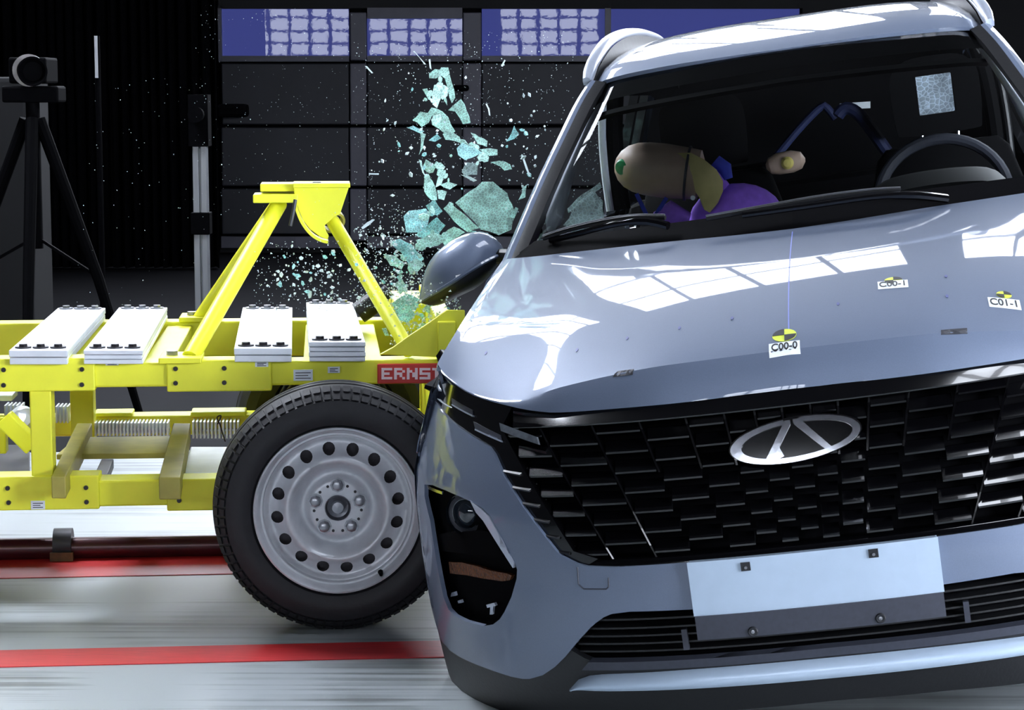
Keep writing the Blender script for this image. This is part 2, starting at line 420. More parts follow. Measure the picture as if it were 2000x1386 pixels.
for (x0, x1) in ((433, 682), (717, 903), (941, 1181), (1192, 1560)):
    dbox(x0, 109, x1, 120, .08, 'window_sill', M['door_frame'], dy=-.02)
dbox(717, 15, 903, 36, .08, 'window_head', M['door_frame'], dy=-.02)
for (x0, x1) in ((433, 682), (941, 1181), (1192, 1560)):
    dbox(x0, 8, x1, 17, .08, 'window_head', M['hall'], dy=-.02)
pm = mat('blue_window_pane', (40, 44, 104), .012, 0, bump=.035, scale=2.4, spec=.3)
pm.node_tree.nodes['Principled BSDF'].inputs['Emission Color'].default_value = (*lin((74, 82, 152)), 1)
pm.node_tree.nodes['Principled BSDF'].inputs['Emission Strength'].default_value = .55  # even pane glow stands in for daylight behind the door
for (x0, y0, x1, y1) in ((433, 17, 682, 109), (717, 36, 903, 109), (941, 17, 1181, 109), (1192, 17, 1560, 109)):
    dbox(x0, y0, x1, y1, .02, 'window_pane', pm, dy=.03)
dbox(885, 166, 916, 178, .1, 'door_handle', M['black'], dy=-.12, bevel=.02)
dbox(422, 203, 482, 229, .2, 'closer_box', M['black'], dy=-.3, bevel=.03)

# pleated black curtain at the left of the door
cu = MB(); rows = []
x0 = at(-60, 0, 17.5).x; x1 = at(424, 0, 17.5).x; n = 220
prof = []
for i in range(n + 1):
    f = i / n; x = x0 + (x1 - x0) * f
    prof.append((x, 17.5 + .09 * math.sin(f * 2 * PI * 24 + 1.3 * math.sin(f * 17)) + .03 * math.sin(f * 331)))
cu.grid([[(x, y, z) for x, y in prof] for z in (.02, 1.2, 3.2)])
tag(cu.build('curtain', M['curtain'], smooth=True, solid=.01, angle=180), 'black pleated curtain hanging left of the hall door', 'curtain')

# dark grey case standing in front of the curtain, far left
cb = MB(); a = at(-60, 420, 13.0); b = at(64, 570, 13.0)
cs = cb.box((a.x, 13.0, 0.0), (b.x, 13.6, at(0, 150, 13).z)).build('equipment_cabinet', mat('cabinet_grey', (5, 6, 10), .8, noise=.1, scale=4), bevel=.03)
tag(cs, 'tall dark grey cabinet standing behind the tripod at far left', 'cabinet')
ls = MB(); a = at(187, 70, 13.2); b = at(193, 152, 13.2)
lp = empty('strip_stand', (a.x, 13.2, 0))
MB().box((-.008, -.01, b.z), (.008, .01, a.z)).build('reflective_strip', mat('grey_strip', (170, 172, 178), .4, noise=.05, scale=20), lp)
MB().tube([(0, .03, .0), (0, .03, a.z)], .018, 10).build('pole', M['black'], lp, smooth=True)
MB().lathe([(0, 0), (.2, 0), (.2, .02), (.02, .04), (0, .04)], (0, .03, 0), (0, 0, 1), 20).build('foot', M['black'], lp, smooth=True)
tag(lp, 'thin black pole with a pale vertical strip at its top, right of the tripod', 'stand')

# aluminium profile post
YP = 11.0
pl_ = at(377, 285, YP); pr_ = at(405, 285, YP); pz = pl_.z
po = empty('aluminium_post', ((pl_.x + pr_.x) / 2, YP, 0)); hw = (pr_.x - pl_.x) / 2
pb = MB()
for sx in (-1, 1):
    for sy in (-1, 1):
        pb.box((sx * hw * .98, sy * hw * .98, 0.0), (sx * hw * .12, sy * hw * .12, pz))
pb.box((-hw * .5, -hw * .5, 0.01), (hw * .5, hw * .5, pz - .01))
pb.build('profile', M['alu'], po, bevel=.004)
MB().box((-hw - .012, -hw - .012, at(0, 457, YP).z), (hw + .012, hw + .012, at(0, 414, YP).z)).build('clamp_collar', M['black'], po, bevel=.005)
MB().box((-hw - .05, -hw - .02, 0), (hw + .05, hw + .02, .02)).build('base_plate', M['black'], po)
hb = MB().box((-.05, -.06, pz), (.05, .06, pz + .26)); hb.lathe([(0, 0), (.035, 0), (.04, .09), (0, .09)], (0, -.06, pz + .16), (0, -1, 0), 16)
hb.build('sensor_head', M['black'], po, smooth=True)
tag(po, 'grey aluminium profile post with a black collar behind the trolley', 'post')

# camera on a tripod, far left
YT = 9.2
tp = at(62, 140, YT); tri = empty('tripod_camera', (tp.x, YT, 0)); hz = tp.z
MB().box((-.09, -.04, hz - .05), (.07, .2, hz + .06)).build('camera_body', M['black'], tri, bevel=.01)
MB().lathe([(0, 0), (.05, 0), (.055, .05), (.062, .12), (.055, .12), (.04, .09), (0, .09)], (.02, -.04, hz), (.15, -1, 0), 28).build('lens', M['black'], tri, smooth=True)
MB().lathe([(.05, -.005), (.068, -.005), (.068, .02), (.05, .02)], (0.0, -.05, hz + .005), (.15, -1, 0), 32, closed=True).build('ring_light', mat('grey_ring', (150, 146, 146), .5, noise=.1, scale=40), tri, smooth=True)
MB().box((-.12, -.05, hz - .13), (.12, .12, hz - .06)).build('tripod_head', M['black'], tri, bevel=.01)
MB().tube([(0, 0, hz - .13), (0, 0, hz - .75)], .03, 12).build('centre_column', M['black'], tri, smooth=True)
for (fx, fy) in ((-.52, .1), (.46, -.1), (.06, -.55)):
    MB().tube([(fx * .06, fy * .06, hz - .2), (fx * .6, fy * .6, hz * .42), (fx, fy, .012)], [.028, .024, .016], 10).build('leg', M['black'], tri, smooth=True)
for (fx, fy) in ((-.3, .06), (.27, -.06)):
    MB().bar((0, 0, hz - .7), (fx, fy, hz * .43), .012, .012).build('strut', M['black'], tri)
tag(tri, 'black camera with round lens on a tripod at the far left', 'tripod camera')


# ------------------------------------------------------------------ impact trolley (yellow)
tro = empty('impact_trolley', mw=TM)
tag(tro, 'yellow steel impact trolley with white ballast plates, pressed against the car', 'trolley')
def tbox(x0, y0, x1, y1, d, th, name, m=None, bevel=.004, parent=None):
    a = TP(x0, y0, d); b = TP(x1, y1, d)
    return MB().box((a.x, d, b.z), (b.x, d + th, a.z)).build(name, m or M['yellow'], parent or tro, bevel=bevel)
DN, DB = .26, 1.33            # near and back rails, across the trolley
zt = TP(400, 708, DN).z       # top of the upper rails
R_END = TP(905, 700, DN).x    # right end of the rails: the barrier carrier
L_END = TP(-420, 700, DN).x
def rail(d, z0, z1, name, th=.10, x0=None, x1=None, m=None):
    return MB().box((L_END if x0 is None else x0, d, z0), (R_END if x1 is None else x1, d + th, z1)).build(name, m or M['yellow'], tro, bevel=.006)
# near upper rail with its sleeves
rail(DN + .012, TP(600, 753, DN).z, zt, 'upper_rail')
for (x0, x1) in ((-330, 186), (325, 531)):
    s = tbox(x0, 704, x1, 763, DN, .09, 'rail_sleeve')
    hs = [(7, 722), (7, 752), (160, 721), (160, 751)] if x0 < 0 else [(343, 720), (343, 748), (438, 719), (438, 747)]
    for hx, hy in hs:
        c = TP(hx, hy, DN)
        MB().lathe([(0, -.006), (.006, -.006), (.0068, 0), (.0068, .01)], c, (0, 1, 0), 10).build('bolt', M['bolt'], s, smooth=True)
rail(DN + .012, TP(300, 989, DN).z, TP(300, 938, DN).z, 'lower_rail')
for (x0, x1) in ((-330, 194), (325, 560)):
    s = tbox(x0, 936, x1, 994, DN, .09, 'rail_sleeve')
    hs = [(15, 953), (17, 981), (168, 952), (169, 980)] if x0 < 0 else [(349, 949), (350, 977)]
    for hx, hy in hs:
        c = TP(hx, hy, DN)
        MB().lathe([(0, -.006), (.006, -.006), (.0068, 0), (.0068, .01)], c, (0, 1, 0), 10).build('bolt', M['bolt'], s, smooth=True)
# back rails
rail(DB, zt - .115, zt, 'upper_rail')
rail(DB, TP(300, 850, DB).z, TP(300, 812, DB).z, 'lower_rail')
# posts between the rails
tbox(57, 762, 104, 938, DN + .01, .08, 'corner_post')
tbox(136, 755, 184, 870, 1.2, .08, 'corner_post')
a = TP(-330, 762, DN + .01); b = TP(-285, 938, DN + .01); MB().box((a.x, DN + .01, b.z), (b.x, DN + .09, a.z)).build('corner_post', M['yellow'], tro, bevel=.004)
# cross members joining near and back rails
for px in (110, 300, 500, 620, 720):
    x = TP(px, 720, DN).x
    MB().box((x - .04, DN + .08, zt - .058), (x + .04, DB, zt - .012)).build('cross_member', M['yellow'], tro, bevel=.004)
# lower deck
zd = TP(250, 890, .62).z
def deck(pts, z, th, name, m):
    """pts: pixel outline on a horizontal level z of the trolley"""
    pl = []
    for x, y in pts:
        r = ray(x, y); k = (z - C0.z) / r.z; q = C0 + r * k - T0; pl.append((q.dot(TT), q.dot(TD), z))
    return MB().prism(pl, (0, 0, -th)).build(name, m, tro, bevel=.003)
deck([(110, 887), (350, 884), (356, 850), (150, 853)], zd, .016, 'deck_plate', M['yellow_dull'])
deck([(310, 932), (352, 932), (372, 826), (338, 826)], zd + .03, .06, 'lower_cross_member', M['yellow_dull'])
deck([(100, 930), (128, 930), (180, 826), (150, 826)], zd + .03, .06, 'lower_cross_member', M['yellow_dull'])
deck([(354, 934), (540, 932), (530, 872), (372, 872)], zd - .03, .012, 'base_plate', M['zinc'])
deck([(182, 930), (208, 930), (222, 896), (198, 896)], zd - .09, .03, 'support_bar', M['grey_dark'])
deck([(-200, 934), (58, 934), (58, 868), (-160, 868)], zd - .05, .02, 'floor_pan', M['grey_dark'])
# fins of the cooling grid at the back of the deck
for (x0, x1, y0, y1) in ((184, 332, 826, 851), (375, 470, 824, 856), (108, 137, 794, 826), (8, 46, 792, 824)):
    f = MB(); n = int((x1 - x0) / 7)
    for i in range(n):
        a = TP(x0 + (x1 - x0) * i / n, y0, 1.22); b = TP(x0 + (x1 - x0) * (i + .55) / n, y1, 1.22)
        f.box((a.x, 1.22, b.z), (b.x, 1.30, a.z))
    a = TP(x0, (y0 + y1) / 2 - 1, 1.27); b = TP(x1, (y0 + y1) / 2 + 1, 1.27); f.box((a.x, 1.27, b.z), (b.x, 1.29, a.z))
    f.build('cooling_fins', M['zinc'], tro)
tbox(182, 807, 258, 813, 1.30, .1, 'edge_strip', M['yellow'])
tbox(372, 805, 480, 813, 1.30, .1, 'edge_strip', M['yellow'])
w = MB(); w.tube(resample([TP(425, 828, 1.1), TP(432, 812, 1.1), TP(424, 815, 1.1), TP(430, 830, 1.1), TP(436, 850, 1.1), TP(440, 862, 1.1)], 30), .0022, 6)
w.build('loose_wire', M['bolt'], tro, smooth=True)
# diagonal brace, cloth-wrapped cable, small white box at the left
MB().bar(TP(8, 815, .6), TP(66, 872, .6), .05, .06, up=(0, 1, 0)).build('brace', M['yellow'], tro, bevel=.004)
tbox(-6, 815, 12, 886, .66, .05, 'short_post', M['yellow'])
tbox(-30, 772, 24, 783, .7, .12, 'white_box', M['sticker'])
MB().tube(resample([TP(30, 800, 1.0), TP(42, 815, 1.0), TP(47, 832, .95), TP(30, 850, .9)], 12), [.02, .035, .04, .04, .036, .032, .03, .03, .028, .026, .024, .02], 10).build('cable_wrap', M['zinc'], tro, smooth=True)
# ballast plates across the rails: stacked steel sheets bolted at both ends
ORD = ['leftmost', 'second', 'third', 'rightmost']
for i, (xf0, xf1, yf, sheets, xb0, xb1, yb_) in enumerate(((17, 132, 684, 2, 113, 206, 601), (163, 279, 684, 3, 232, 327, 600), (457, 570, 680, 2, 474, 571, 600), (603, 714, 668, 4, 598, 689, 590))):
    ztop = TP(xf0, yf, DN - .02).z
    def lv(x, y):
        r = ray(x, y); k = (ztop - C0.z) / r.z; q = C0 + r * k - T0; return Vector((q.dot(TT), q.dot(TD), ztop))
    p = [lv(xf0, yf), lv(xf1, yf), lv(xb1, yb_), lv(xb0, yb_)]
    hsh = (ztop - zt - .001) / sheets; pl_par = None
    pe = None
    for k in range(sheets):
        inset = .004 * (k % 2)
        c = sum(p, Vector()) / 4
        q = [Vector((v.x + (c.x - v.x) * inset * 4, v.y + (c.y - v.y) * inset, ztop - k * hsh)) for v in p]
        o = MB().prism(q, (0, 0, -hsh * .9)).build('ballast_plate' if k == 0 else 'ballast_sheet', M['zinc'], tro if k == 0 else pe, bevel=.002)
        if k == 0: pe = o
    for e in (0, 1):
        for j in range(3):
            u = .2 + .3 * j
            a = p[0].lerp(p[1], u) if e == 0 else p[3].lerp(p[2], u)
            b = p[3].lerp(p[2], u) if e == 0 else p[0].lerp(p[1], u)
            c = a.lerp(b, .05 if e == 0 else .03)
            m = MB(); m.lathe([(0, .001), (.022, .001), (.022, .004), (0.012, .004)], c, (0, 0, 1), 14)
            m.lathe([(.012, .004), (.012, .011), (.0, .011)], c, (0, 0, 1), 6)
            m.build('bolt', M['steel'] if e else M['bolt'], pe)
# superstructure: four raking tubes carrying the head bracket
apL = TP(545, 398, .80); apR = TP(650, 432, .80)
def leg(p, q, r, name='raking_tube'): return MB().tube([p, q], r, 20).build(name, M['yellow'], tro, smooth=True)
footL1 = TP(372, 698, DN + .05); footL2 = TP(388, 626, DB + .05); footR1 = TP(800, 686, DN + .05); footR2 = TP(792, 618, DB + .05)
leg(footL1, apL, .024); leg(footL2, apL + Vector((.0, .05, .0)), .024)
leg(footR1, apR, .0205)
def foot(px0, px1, y, d, name='foot_plate'):
    a = TP(px0, y, d); b = TP(px1, y, d)
    s = MB().box((a.x, d - .02, zt), (b.x, d + .13, zt + .016)).build(name, M['yellow'], tro, bevel=.003)
    c = (a.x * .72 + b.x * .28)
    MB().lathe([(0, 0), (.016, 0), (.016, .012), (0, .012)], (c, d + .05, zt + .016), (0, 0, 1), 6).build('bolt', M['steel'], s)
foot(310, 394, 692, DN); foot(350, 432, 612, DB)
dh = .74
# head plates
tbox(508, 359, 580, 374, dh + .02, .14, 'head_plate', M['yellow'], .003)
tbox(494, 380, 582, 396, dh - .02, .14, 'head_plate', M['yellow'], .003)
a = TP(572, 358, dh); b = TP(684, 366, dh); MB().box((a.x, dh - .01, b.z), (b.x, dh + .16, a.z)).build('head_top_flange', M['yellow'], tro, bevel=.002)
gp = [(573, 364), (682, 364), (664, 418), (652, 424), (643, 432), (634, 440), (637, 452), (642, 460), (640, 468), (625, 462), (606, 448), (592, 430), (583, 408), (576, 386)]
g = MB().prism([TP(x, y, dh) for x, y in gp], (0, .016, 0)); g.build('gusset_plate', M['yellow'], tro, bevel=.002)
fl = [TP(x, y, dh) for x, y in ((579, 392), (584, 414), (594, 436), (609, 455), (626, 466), (641, 470))]
q = resample([(p.x, p.y, p.z) for p in fl], 16)
MB().grid([[v + Vector((0, -.012, 0)) for v in q], [v + Vector((0, .06, 0)) for v in q]]).build('curved_flange', M['yellow'], tro, smooth=True, solid=.008)
tbox(610, 355, 628, 361, dh + .03, .05, 'head_bolt', M['steel'], .003)
MB().tube([TP(577, 390, dh - .02), TP(572, 418, dh - .03), TP(567, 441, dh - .03)], .0055, 8).build('hanging_strap', M['dark_grey'], tro, smooth=True)
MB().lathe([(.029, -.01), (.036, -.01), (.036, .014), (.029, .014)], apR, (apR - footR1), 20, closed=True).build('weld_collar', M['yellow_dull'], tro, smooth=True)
# barrier carrier at the right end
wed = [TP(x, y, DN + .02) for x, y in ((742, 692), (768, 678), (800, 655), (838, 630), (872, 606), (908, 606), (908, 700))]
MB().prism(wed, (0, .016, 0)).build('gusset_plate', M['yellow'], tro, bevel=.002)
zz = TP(880, 628, DN)
MB().box((R_END - .07, DN, .30), (R_END - .02, DB + .1, zz.z)).build('barrier_carrier', M['yellow'], tro, bevel=.004)
MB().box((R_END - .17, DB - .35, zt), (R_END - .02, DB + .1, zz.z - .02)).build('carrier_box', M['yellow'], tro, bevel=.006)
da = MB(); da.tube([TP(700, 612, 1.15), TP(742, 582, 1.15)], .035, 16); da.tube([TP(722, 600, 1.15), TP(760, 566, 1.15)], .022, 14)
da.build('damper', M['black_plastic'], tro, smooth=True)
# maker's sign
sg = tbox(737, 711, 870, 748, DN + .002, .012, 'sign', M['red_sign'], .003)
BM = {'E': ('1111', '1000', '1110', '1000', '1111'), 'R': ('1110', '1001', '1110', '1010', '1001'), 'N': ('1001', '1101', '1011', '1011', '1001'), 'S': ('1111', '1000', '1111', '0001', '1111'), 'T': ('1111', '0110', '0110', '0110', '0110')}
px = 745.0; cw = 5.3; chh = 4.4
for ch in 'ERNST':
    l = MB()
    for r_, row in enumerate(BM[ch]):
        for c_, v in enumerate(row):
            if v == '1':
                a = TP(px + c_ * cw, 718.5 + r_ * chh, DN); b = TP(px + (c_ + 1) * cw, 718.5 + (r_ + 1) * chh, DN)
                l.box((a.x, DN - .001, b.z), (b.x, DN + .003, a.z))
    l.build('letter', M['white_print'], sg); px += 4 * cw + 3.6
# printed stickers on the rail
for (x0, y0, x1, y1) in ((573, 722, 611, 743), (640, 716, 664, 728), (498, 706, 524, 716), (206, 706, 232, 713), (60, 978, 88, 994)):
    s = tbox(x0, y0, x1, y1, DN - .003, .003, 'paper_label', M['sticker'], 0)
    l = MB()
    for k in range(3):
        yy = y0 + (y1 - y0) * (.25 + .25 * k); a = TP(x0 + 4, yy, DN - .0035); b = TP(x1 - 4 - 5 * (k % 2), yy + 1.2, DN - .0035)
        l.box((a.x, DN - .0036, b.z), (b.x, DN - .003, a.z))
    l.build('print_lines', M['dark_grey'], s)

# wheels
RW = TP(664, 998, 0).z
def wheel(cx_, d0, flip=1):
    c = Vector((cx_, d0, RW)); R = RW; ax = (0, flip, 0)
    t = MB().lathe([(.665 * R, .022), (.69 * R, .004), (.74 * R, -.006), (.80 * R, -.008), (.86 * R, -.002), (.885 * R, .001), (.89 * R, .005), (.93 * R, .016), (.965 * R, .034),
                    (.985 * R, .048), (.992 * R, .062), (.992 * R, .066), (.97 * R, .068), (.97 * R, .074), (.998 * R, .076), (1.0 * R, .104), (.975 * R, .106), (.975 * R, .114), (1.0 * R, .116),
                    (.998 * R, .144), (.97 * R, .146), (.97 * R, .152), (.992 * R, .154), (.97 * R, .19), (.9 * R, .215), (.8 * R, .222), (.67 * R, .2)], c, ax, 120)
    ty = t.build('tyre', M['rubber'], tro, smooth=True, angle=28)
    lug = MB()
    for i in range(76):
        a = 2 * PI * i / 76; w_ = 2 * PI / 76 * .36
        for (r0, h0, r1, h1) in ((.900, .004, .935, .016), (.955, .024, .99, .046)):
            vs_ = []
            for aa in (a - w_, a + w_):
                for (rr, hh) in ((r0, h0), (r1, h1), (r1 - .01, h1 + .012), (r0 - .01, h0 + .012)):
                    vs_.append(c + Vector((math.cos(aa) * rr * R, flip * (hh - .0045), math.sin(aa) * rr * R)))
            lug.add(vs_, [(0, 1, 2, 3), (7, 6, 5, 4), (0, 4, 5, 1), (1, 5, 6, 2), (2, 6, 7, 3), (3, 7, 4, 0)])
    lug.build('tread_lugs', M['rubber'], ty)
    rb = MB().lathe([(.655 * R, .03), (.672 * R, .012), (.668 * R, .002), (.655 * R, .0), (.640 * R, .006), (.632 * R, .018), (.615 * R, .03), (.60 * R, .03), (.592 * R, .04), (.585 * R, .09), (.56 * R, .16), (.6 * R, .19)], c, ax, 96)
    rim = rb.build('rim', M['rim'], tro, smooth=True, angle=50)
    pr = [(0, .05), (.10, .05), (.20, .05), (.235, .053), (.25, .066), (.28, .074), (.31, .068), (.345, .045), (.375, .024), (.40, .018), (.42, .022), (.445, .036), (.47, .046), (.52, .055), (.55, .058), (.575, .048), (.60, .046)]
    def dep(r):
        for (r0, h0), (r1, h1) in zip(pr, pr[1:]):
            if r <= r1: 
                f = (r - r0) / (r1 - r0); return h0 + (h1 - h0) * f
        return pr[-1][1]
    hol = []
    for i in range(16):
        a = 2 * PI * (i + .35) / 16
        hol.append([(.487 * math.cos(a) + .050 * math.cos(2 * PI * k / 14), .487 * math.sin(a) + .050 * math.sin(2 * PI * k / 14)) for k in range(14)])
    hol.append([(.095 * math.cos(2 * PI * k / 20), .095 * math.sin(2 * PI * k / 20)) for k in range(20)])
    outer = [(.60 * math.cos(2 * PI * k / 72), .60 * math.sin(2 * PI * k / 72)) for k in range(72)]
    m = patch(outer, lambda a, b: (c.x + a * R, c.y + flip * dep(math.hypot(a, b)), c.z + b * R), .02, hol)
    m.build('disc', M['rim'], rim, smooth=True, solid=0, angle=60)
    for i in range(5):
        a = PI / 2 + 2 * PI * i / 5
        p = c + Vector((math.cos(a) * .185 * R, flip * .05, math.sin(a) * .185 * R))
        b = MB().lathe([(.020, 0), (.020, -.003), (.016, -.003), (.013, -.02), (.009, -.022), (0, -.022)], p, ax, 8); b.build('lug_nut', M['steel'], rim, smooth=True)
    hubm = MB().lathe([(.098 * R, .052), (.105 * R, .044), (.098 * R, .04), (.085 * R, .06), (.05 * R, .065), (.045 * R, .045), (0, .043)], c, ax, 24)
    hubm.build('hub_cap', M['steel'], rim, smooth=True)
    hl = MB()
    for i in range(10):
        a = PI / 2 + 2 * PI * (i + .5 + .18 * (-1) ** i) / 10
        p = c + Vector((math.cos(a) * .19 * R, flip * .049, math.sin(a) * .19 * R)); hl.lathe([(.0, -.0012), (.004, -.0012), (.004, .001)], p, ax, 8)
    hl.build('locating_holes', M['ink'], rim)
    a = math.radians(-57)
    vp = c + Vector((math.cos(a) * .62 * R, flip * .03, math.sin(a) * .62 * R))
    MB().lathe([(0, -.03), (.005, -.03), (.006, -.012), (.008, 0), (0, 0)], vp, ax, 8).build('valve', M['black'], rim, smooth=True)
    # brake drum seen through the holes
    MB().lathe([(.3 * R, .085), (.55 * R, .085), (.55 * R, .2), (0, .2), (0, .085), (.3 * R, .085)], c, ax, 40).build('drum', M['bolt'], rim, smooth=True)
    return ty
wheel(0, 0)
wheel(0, 1.68, -1)
xl = TP(-900, 998, 0).x
MB().tube([(0, .2, RW), (0, 1.5, RW)], .04, 14).build('axle', M['grey_dark'], tro, smooth=True)
for px_ in (-.3, .3):
    MB().bar((px_, DN + .12, .36), (px_ * .1, DN + .12, RW), .06, .06, up=(0, 1, 0)).build('axle_arm', M['yellow'], tro)

# ------------------------------------------------------------------ the silver car; its own axes: u across, v rearwards, w up
psi, rho = math.radians(9.5), math.radians(8.1)
CU = Vector((math.cos(psi) * math.cos(rho), -math.sin(psi) * math.cos(rho), math.sin(rho)))
CV = Vector((math.sin(psi), math.cos(psi), 0)); CV = (CV - CU * CU.dot(CV)).normalized(); CW = CU.cross(CV)
CO = Vector((.6948, 4.3884, -.0099))
CM = Matrix(((CU.x, CV.x, CW.x, CO.x), (CU.y, CV.y, CW.y, CO.y), (CU.z, CV.z, CW.z, CO.z), (0, 0, 0, 1)))
car = empty('car', mw=CM); tag(car, 'silver sport utility car with black mesh grille, tilted towards the yellow trolley', 'car')
def CP(px, py, v):
    r = ray(px, py); k = ((CO + CV * v - C0).dot(CV)) / r.dot(CV); q = C0 + r * k - CO
    return Vector((q.dot(CU), v, q.dot(CW)))
HWT = [(.60, .970), (.68, .962), (.72, .948), (.77, .930), (.83, .908), (.89, .884), (.93, .864), (1.0, .83)]
def HW(w):
    if w <= .60: return .97
    for (a, x), (b, y) in zip(HWT, HWT[1:]):
        if w <= b: return x + (y - x) * (w - a) / (b - a)
    return .83
def F(u, w):
    """front face of the car: distance behind the nose plane"""
    a = min(abs(u) / HW(w), .992)
    v = .62 * (1 - (1 - a ** 2.5) ** .62)
    return v + (.10 * ((w - .45) / .45) ** 1.6 if w > .45 else .05 * ((.45 - w) / .25) ** 2)
def FA(px, py, off=0):
    v = .2
    for i in range(60):
        p = CP(px, py, v); v = .6 * v + .4 * (F(p.x, p.z) + off)
    return (p.x, p.z)
def fa(pts, off=0): return [FA(x, y, off) for x, y in pts]
def on(off): return lambda u, w: (max(min(u, HW(w) * .992), -HW(w) * .992), F(u, w) + off, w)
def sym(left): return list(left) + [(-u, w) for u, w in reversed(left) if abs(u) > 1e-4]
def flip(poly): return [(-u, w) for u, w in reversed(poly)]
def fpatch(name, poly, off, m, par=car, step=.03, solid=.012, holes=(), smooth=True):
    return patch(poly, on(off), step, holes).build(name, m, par, smooth=smooth, solid=solid, recalc=False, angle=40)

# --- bumper with openings
top = [(0, .497), (-.2, .497), (-.425, .496), (-.489, .5), (-.512, .506), (-.53, .515), (-.545, .523), (-.558, .536), (-.584, .572), (-.627, .632), (-.666, .693), (-.69, .742), (-.703, .757), (-.768, .785), (-.82, .806), (-.873, .833), (-.925, .852), (-.958, .86)]
low = [(-.962, .65), (-.962, .45), (-.955, .33), (-.93, .268), (-.90, .256), (-.872, .251), (-.793, .241), (-.722, .23), (-.692, .228), (-.674, .23), (-.637, .243), (-.602, .266), (-.571, .293), (-.534, .331), (-.50, .362), (-.484, .374), (-.465, .386), (-.446, .393), (-.405, .397), (-.2, .394), (0, .394)]
lamp = fa([(829, 946), (845, 947), (870, 957), (900, 970), (926, 982), (942, 992), (957, 1007), (985, 1060), (1005, 1097), (1010, 1112), (1009, 1130), (999, 1165), (985, 1195), (976, 1209), (963, 1219), (945, 1222), (910, 1213), (888, 1202), (876, 1190), (866, 1165), (852, 1092), (840, 1015), (829, 968)])
lamp = [(max(u, -.945), w) for u, w in lamp]
bump_poly = sym(top + [])[::-1]
half = top + low
full = [p for p in top[::-1]] + [(-u, w) for u, w in top[1:]] + [(-u, w) for u, w in low] + [p for p in low[::-1][1:]]
if sum(a[0] * b[1] - b[0] * a[1] for a, b in zip(full, full[1:] + full[:1])) < 0: full = full[::-1]
bumper = fpatch('front_bumper', full, 0, M['silver'], holes=[lamp, flip(lamp)], step=.022, solid=.01)
# crease of the bumper cover and the tow eye cap
tw = fa([(1128, 1107), (1130, 1140), (1140, 1150), (1184, 1150), (1189, 1145), (1188, 1110)])
MB().tube([Vector(on(-.0006)(u, w)) for u, w in dens(tw, .02, False)], .0016, 5).build('tow_cap_seam', M['dark_grey'], bumper, smooth=True)

# --- lamp clusters in the bumper corners
def lamp_cluster(s):
    def P_(pts): 
        q = [(max(u, -.945), w) for u, w in fa(pts)]
        return q if s < 0 else flip(q)
    base = lamp if s < 0 else flip(lamp)
    h = fpatch('headlamp', base, .055, M['black'], step=.03, solid=.004)
    # collar walls of the recess
    n = len(base); wl = MB()
    wl.grid([[on(.001)(*p) for p in base + base[:1]], [on(.055)(*p) for p in base + base[:1]]]).build('recess_wall', M['black_gloss'], h)
    c = P_([(905, 1010)])[0]; cc = Vector(on(.045)(*c)); nx = Vector((-.35 * (1 if s < 0 else -1), -1, 0)).normalized()
    MB().lathe([(0, .012), (.012, .011), (.025, .004), (.031, -.006), (.034, .006), (.042, .008), (.044, -.008), (.048, -.008), (.049, .012)], cc, nx, 28).build('projector', M['lens_glass'], h, smooth=True)
    MB().lathe([(.036, .0065), (.040, .0095), (.044, .0085)], cc, nx, 28).build('projector_ring', M['grey_dark'], h, smooth=True)
    am = P_([(870, 1104), (895, 1105), (925, 1112), (952, 1121), (985, 1127), (994, 1131), (990, 1140), (975, 1142), (940, 1137), (905, 1130), (873, 1126)])
    fpatch('indicator', am, .038, M['amber'], h, .02, .01)
    rr = P_([(918, 976), (940, 994), (955, 1008), (982, 1056), (1004, 1098), (1002, 1108), (975, 1066), (944, 1016), (930, 1000)])
    fpatch('lamp_bezel', rr, -.004, M['satin'], h, .02, .01)
    r2 = P_([(833, 948), (862, 960), (863, 966), (835, 955)]); fpatch('lamp_glint_strip', r2, .004, M['chrome'], h, .02, .004)
    dv = P_([(848, 1078), (910, 1086), (975, 1092), (988, 1078), (960, 1046), (935, 1040), (870, 1044), (844, 1050)]); fpatch('reflector_shelf', dv, .03, M['black'], h, .03, .012)
    for pts in ([(876, 1164), (882, 1162), (884, 1170), (874, 1172)], [(944, 1188), (960, 1184), (963, 1190), (946, 1194)], [(952, 1192), (958, 1190), (956, 1207), (951, 1207)], [(888, 1180), (894, 1178), (896, 1184), (889, 1185)]):
        fpatch('reflector_chip', P_(pts), .036, M['satin'], h, .02, .006)
lamp_cluster(-1); lamp_cluster(1)

# --- gloss black band: lamp strips and grille surround under the hood edge
gw = lambda w: 1 - (.79 - w) / .28 * .235          # the mesh narrows downwards
gb = [.03, .088, .153, .236, .338, .446, .57, .665]
def gu(k, w):
    """k-th column border at height w, symmetric"""
    s = 1 if k > 0 else -1
    return s * gb[abs(k) - 1] * (1 - (.79 - w) / .28 * (.30 - .06 * abs(k) / 8))
ht = [(0, .83), (-.2, .828), (-.33, .828), (-.506, .829), (-.574, .836), (-.631, .848), (-.724, .872), (-.795, .905), (-.832, .935), (-.87, .945), (-.9, .945), (-.935, .935), (-.958, .92)]
bt = [(-.958, .858), (-.925, .85), (-.873, .831), (-.82, .804), (-.768, .783), (-.703, .755), (-.688, .742), (-.66, .69), (-.62, .63), (-.578, .57), (-.552, .534), (-.525, .512), (-.5, .502), (-.487, .499)]
hole_side = [(gu(-8, w), w) for w in (.795, .75, .7, .65, .6, .56, .53)] + [(-.462, .512)]
cu_ = resample([(u, 0, w) for u, w in ht[:6]][::-1] + [(-u, 0, w) for u, w in ht[1:6]], 61)
strip = []
